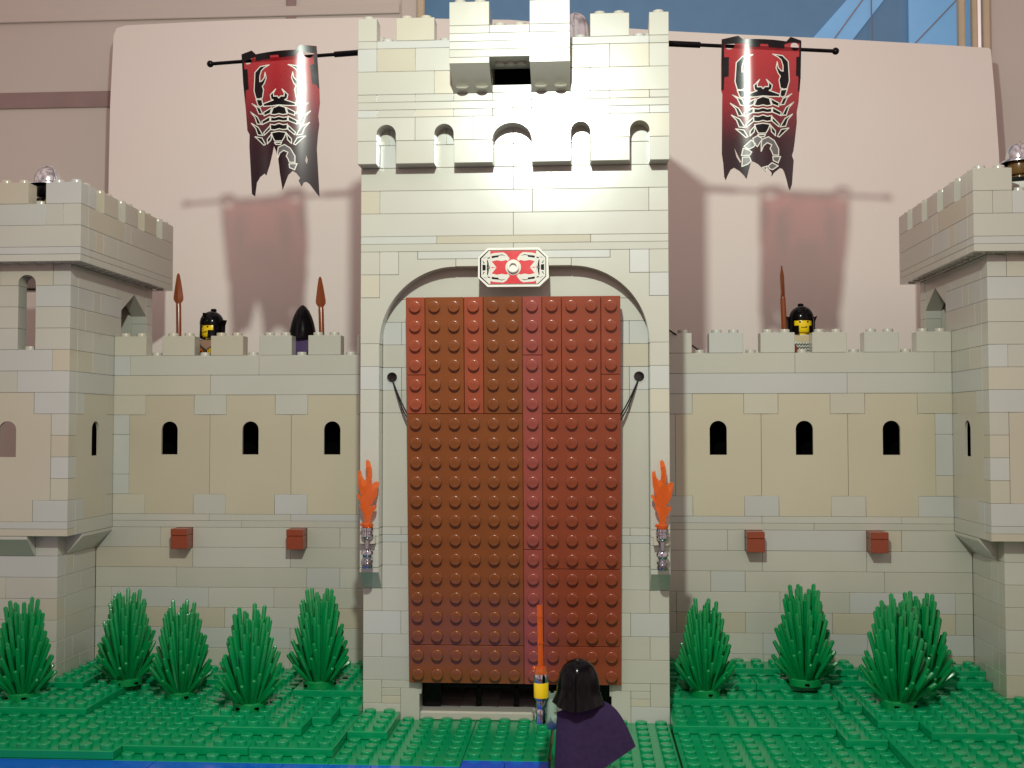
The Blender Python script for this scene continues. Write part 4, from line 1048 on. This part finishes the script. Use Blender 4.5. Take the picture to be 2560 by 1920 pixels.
spear(-21.75, 10.2, 19.0, 25.3, math.radians(-1), .1, 'upright brown spear left of the guard with the yellow face')
spear(-12.6, 10.2, 19.0, 25.0, math.radians(-2), .15, 'upright brown spear right of the pointed black helmet')
spear(15.85, 10.2, 19.0, 25.35, math.radians(-7), 1.15, 'leaning brown spear left of the guard behind the right wall')

# attacker with cape in the foreground
t, to, hd = fig('cloaked attacker with long black hair seen from behind, before the drawbridge', 3.35, -11.2, .62, math.radians(180), BLACK, None, legs=BLACK, arms=SAND, hands=SAND, head=BLACK, arm_ang=(.35, .98))
m = MB()   # hair: long flared wig
NA = 48; rows = []
prof = [(1.06, 3.4), (1.01, 3.56), (.94, 3.8), (.88, 4.0), (.86, 4.22), (.83, 4.45), (.76, 4.76), (.63, 5.04), (.4, 5.24), (.16, 5.33), (0.0, 5.35)]
vs = []
for j, (r, z) in enumerate(prof):
    for k in range(NA):
        a = 2*math.pi*k/NA
        bk = .5+.5*math.sin(a)   # back of head at +y
        rr = r*(1+.02*math.sin(5*a)+ (.035*math.sin(9*a+1)*(1-j/10)))
        zz = z
        if z < 3.9: zz = z+((1-bk)*.3+.07*math.sin(3*a+.6))*(3.9-z)/.6
        sx = 1.0 if math.cos(a) > 0 else 1.04
        vs.append((rr*math.cos(a)*sx, rr*math.sin(a)*.95+.12, zz))
F = []
for j in range(len(prof)-1):
    for k in range(NA): F.append([j*NA+k, j*NA+(k+1) % NA, (j+1)*NA+(k+1) % NA, (j+1)*NA+k])
F.append([k for k in range(NA)][::-1])
m.add(vs, F); m.build('hair', BLACK, t, angle=60)
bm = bmesh.new(); NU, NV = 28, 24; g = []
for j in range(NV+1):
    v = j/NV; row = []
    for i in range(NU+1):
        u = i/NU*2-1         # u=-1 -> world right side after the 180 degree turn
        half = (1.1+1.25*v) if u < 0 else (.88+.12*v)
        x = u*half+(.0 if u > 0 else 0)
        ln = 2.5 if u > -.2 else 2.5-1.15*((-u-.2)/.8)**1.15
        y = .58+.85*v*(1-.4*u*u)+.09*math.sin(u*4+.6)*v-.3*(1-v)*u*u
        zz = 3.36-.22*max(0, u)**2.5-v*ln+(.25*max(0, -u)**1.2)*(1-v)+.38*max(0, -u)*math.sin(math.pi*v)
        row.append(bm.verts.new((x, y, zz)))
    g.append(row)
for j in range(NV):
    for i in range(NU): bm.faces.new([g[j][i], g[j][i+1], g[j+1][i+1], g[j+1][i]])
r = bmesh.ops.extrude_face_region(bm, geom=bm.faces[:])
for q in r['geom']:
    if isinstance(q, bmesh.types.BMVert): q.co.y -= .05
bmesh.ops.recalc_face_normals(bm, faces=bm.faces)
m = MB(); bm.verts.index_update(); m.add([tuple(v.co) for v in bm.verts], [[v.index for v in f.verts] for f in bm.faces]); bm.free()
m.build('cape', CLOTH, t, angle=50)
# sword held by the attacker (left of the hair in the picture)
t = thing('glowing_sword', 'clear orange bladed sword with chrome and yellow hilt held by the attacker', 'toy sword', (0, 0, 0))
m = MB(); m.tube([(0, 0, 2.25), (0, 0, 5.05)], .125, 14)
for zz in (3.4, 4.55): m.tube([(0, 0, zz), (0, 0, zz+.05)], .14, 14)
m.tube([(0, 0, 2.1), (0, 0, 2.4)], [.3, .24], 16); m.tube([(-.2, 0, 2.3), (-.36, 0, 2.36)], .1, 8)
m.build('blade', FIRE, t)
m = MB(); m.lathe([(0, 0), (.26, 0), (.28, .1), (.24, .3), (.26, .45), (.2, .6), (.24, .75), (.22, .95), (.3, 1.05), (.3, 1.1)], 0, 0, 0, 24); m.lathe([(.3, 1.72), (.31, 1.76), (.31, 2.0), (.28, 2.1), (0, 2.1)], 0, 0, 0, 24); m.build('hilt', SILVER, t)
m = MB(); m.lathe([(.3, 1.08), (.32, 1.1), (.32, 1.7), (.3, 1.74), (0, 1.74)], 0, 0, 0, 24); m.build('grip_ring', YELLOW, t)
t.location = Vector((1.77, -9.8, 2.88))*S; t.rotation_euler = (0, math.radians(-1.0), 0)
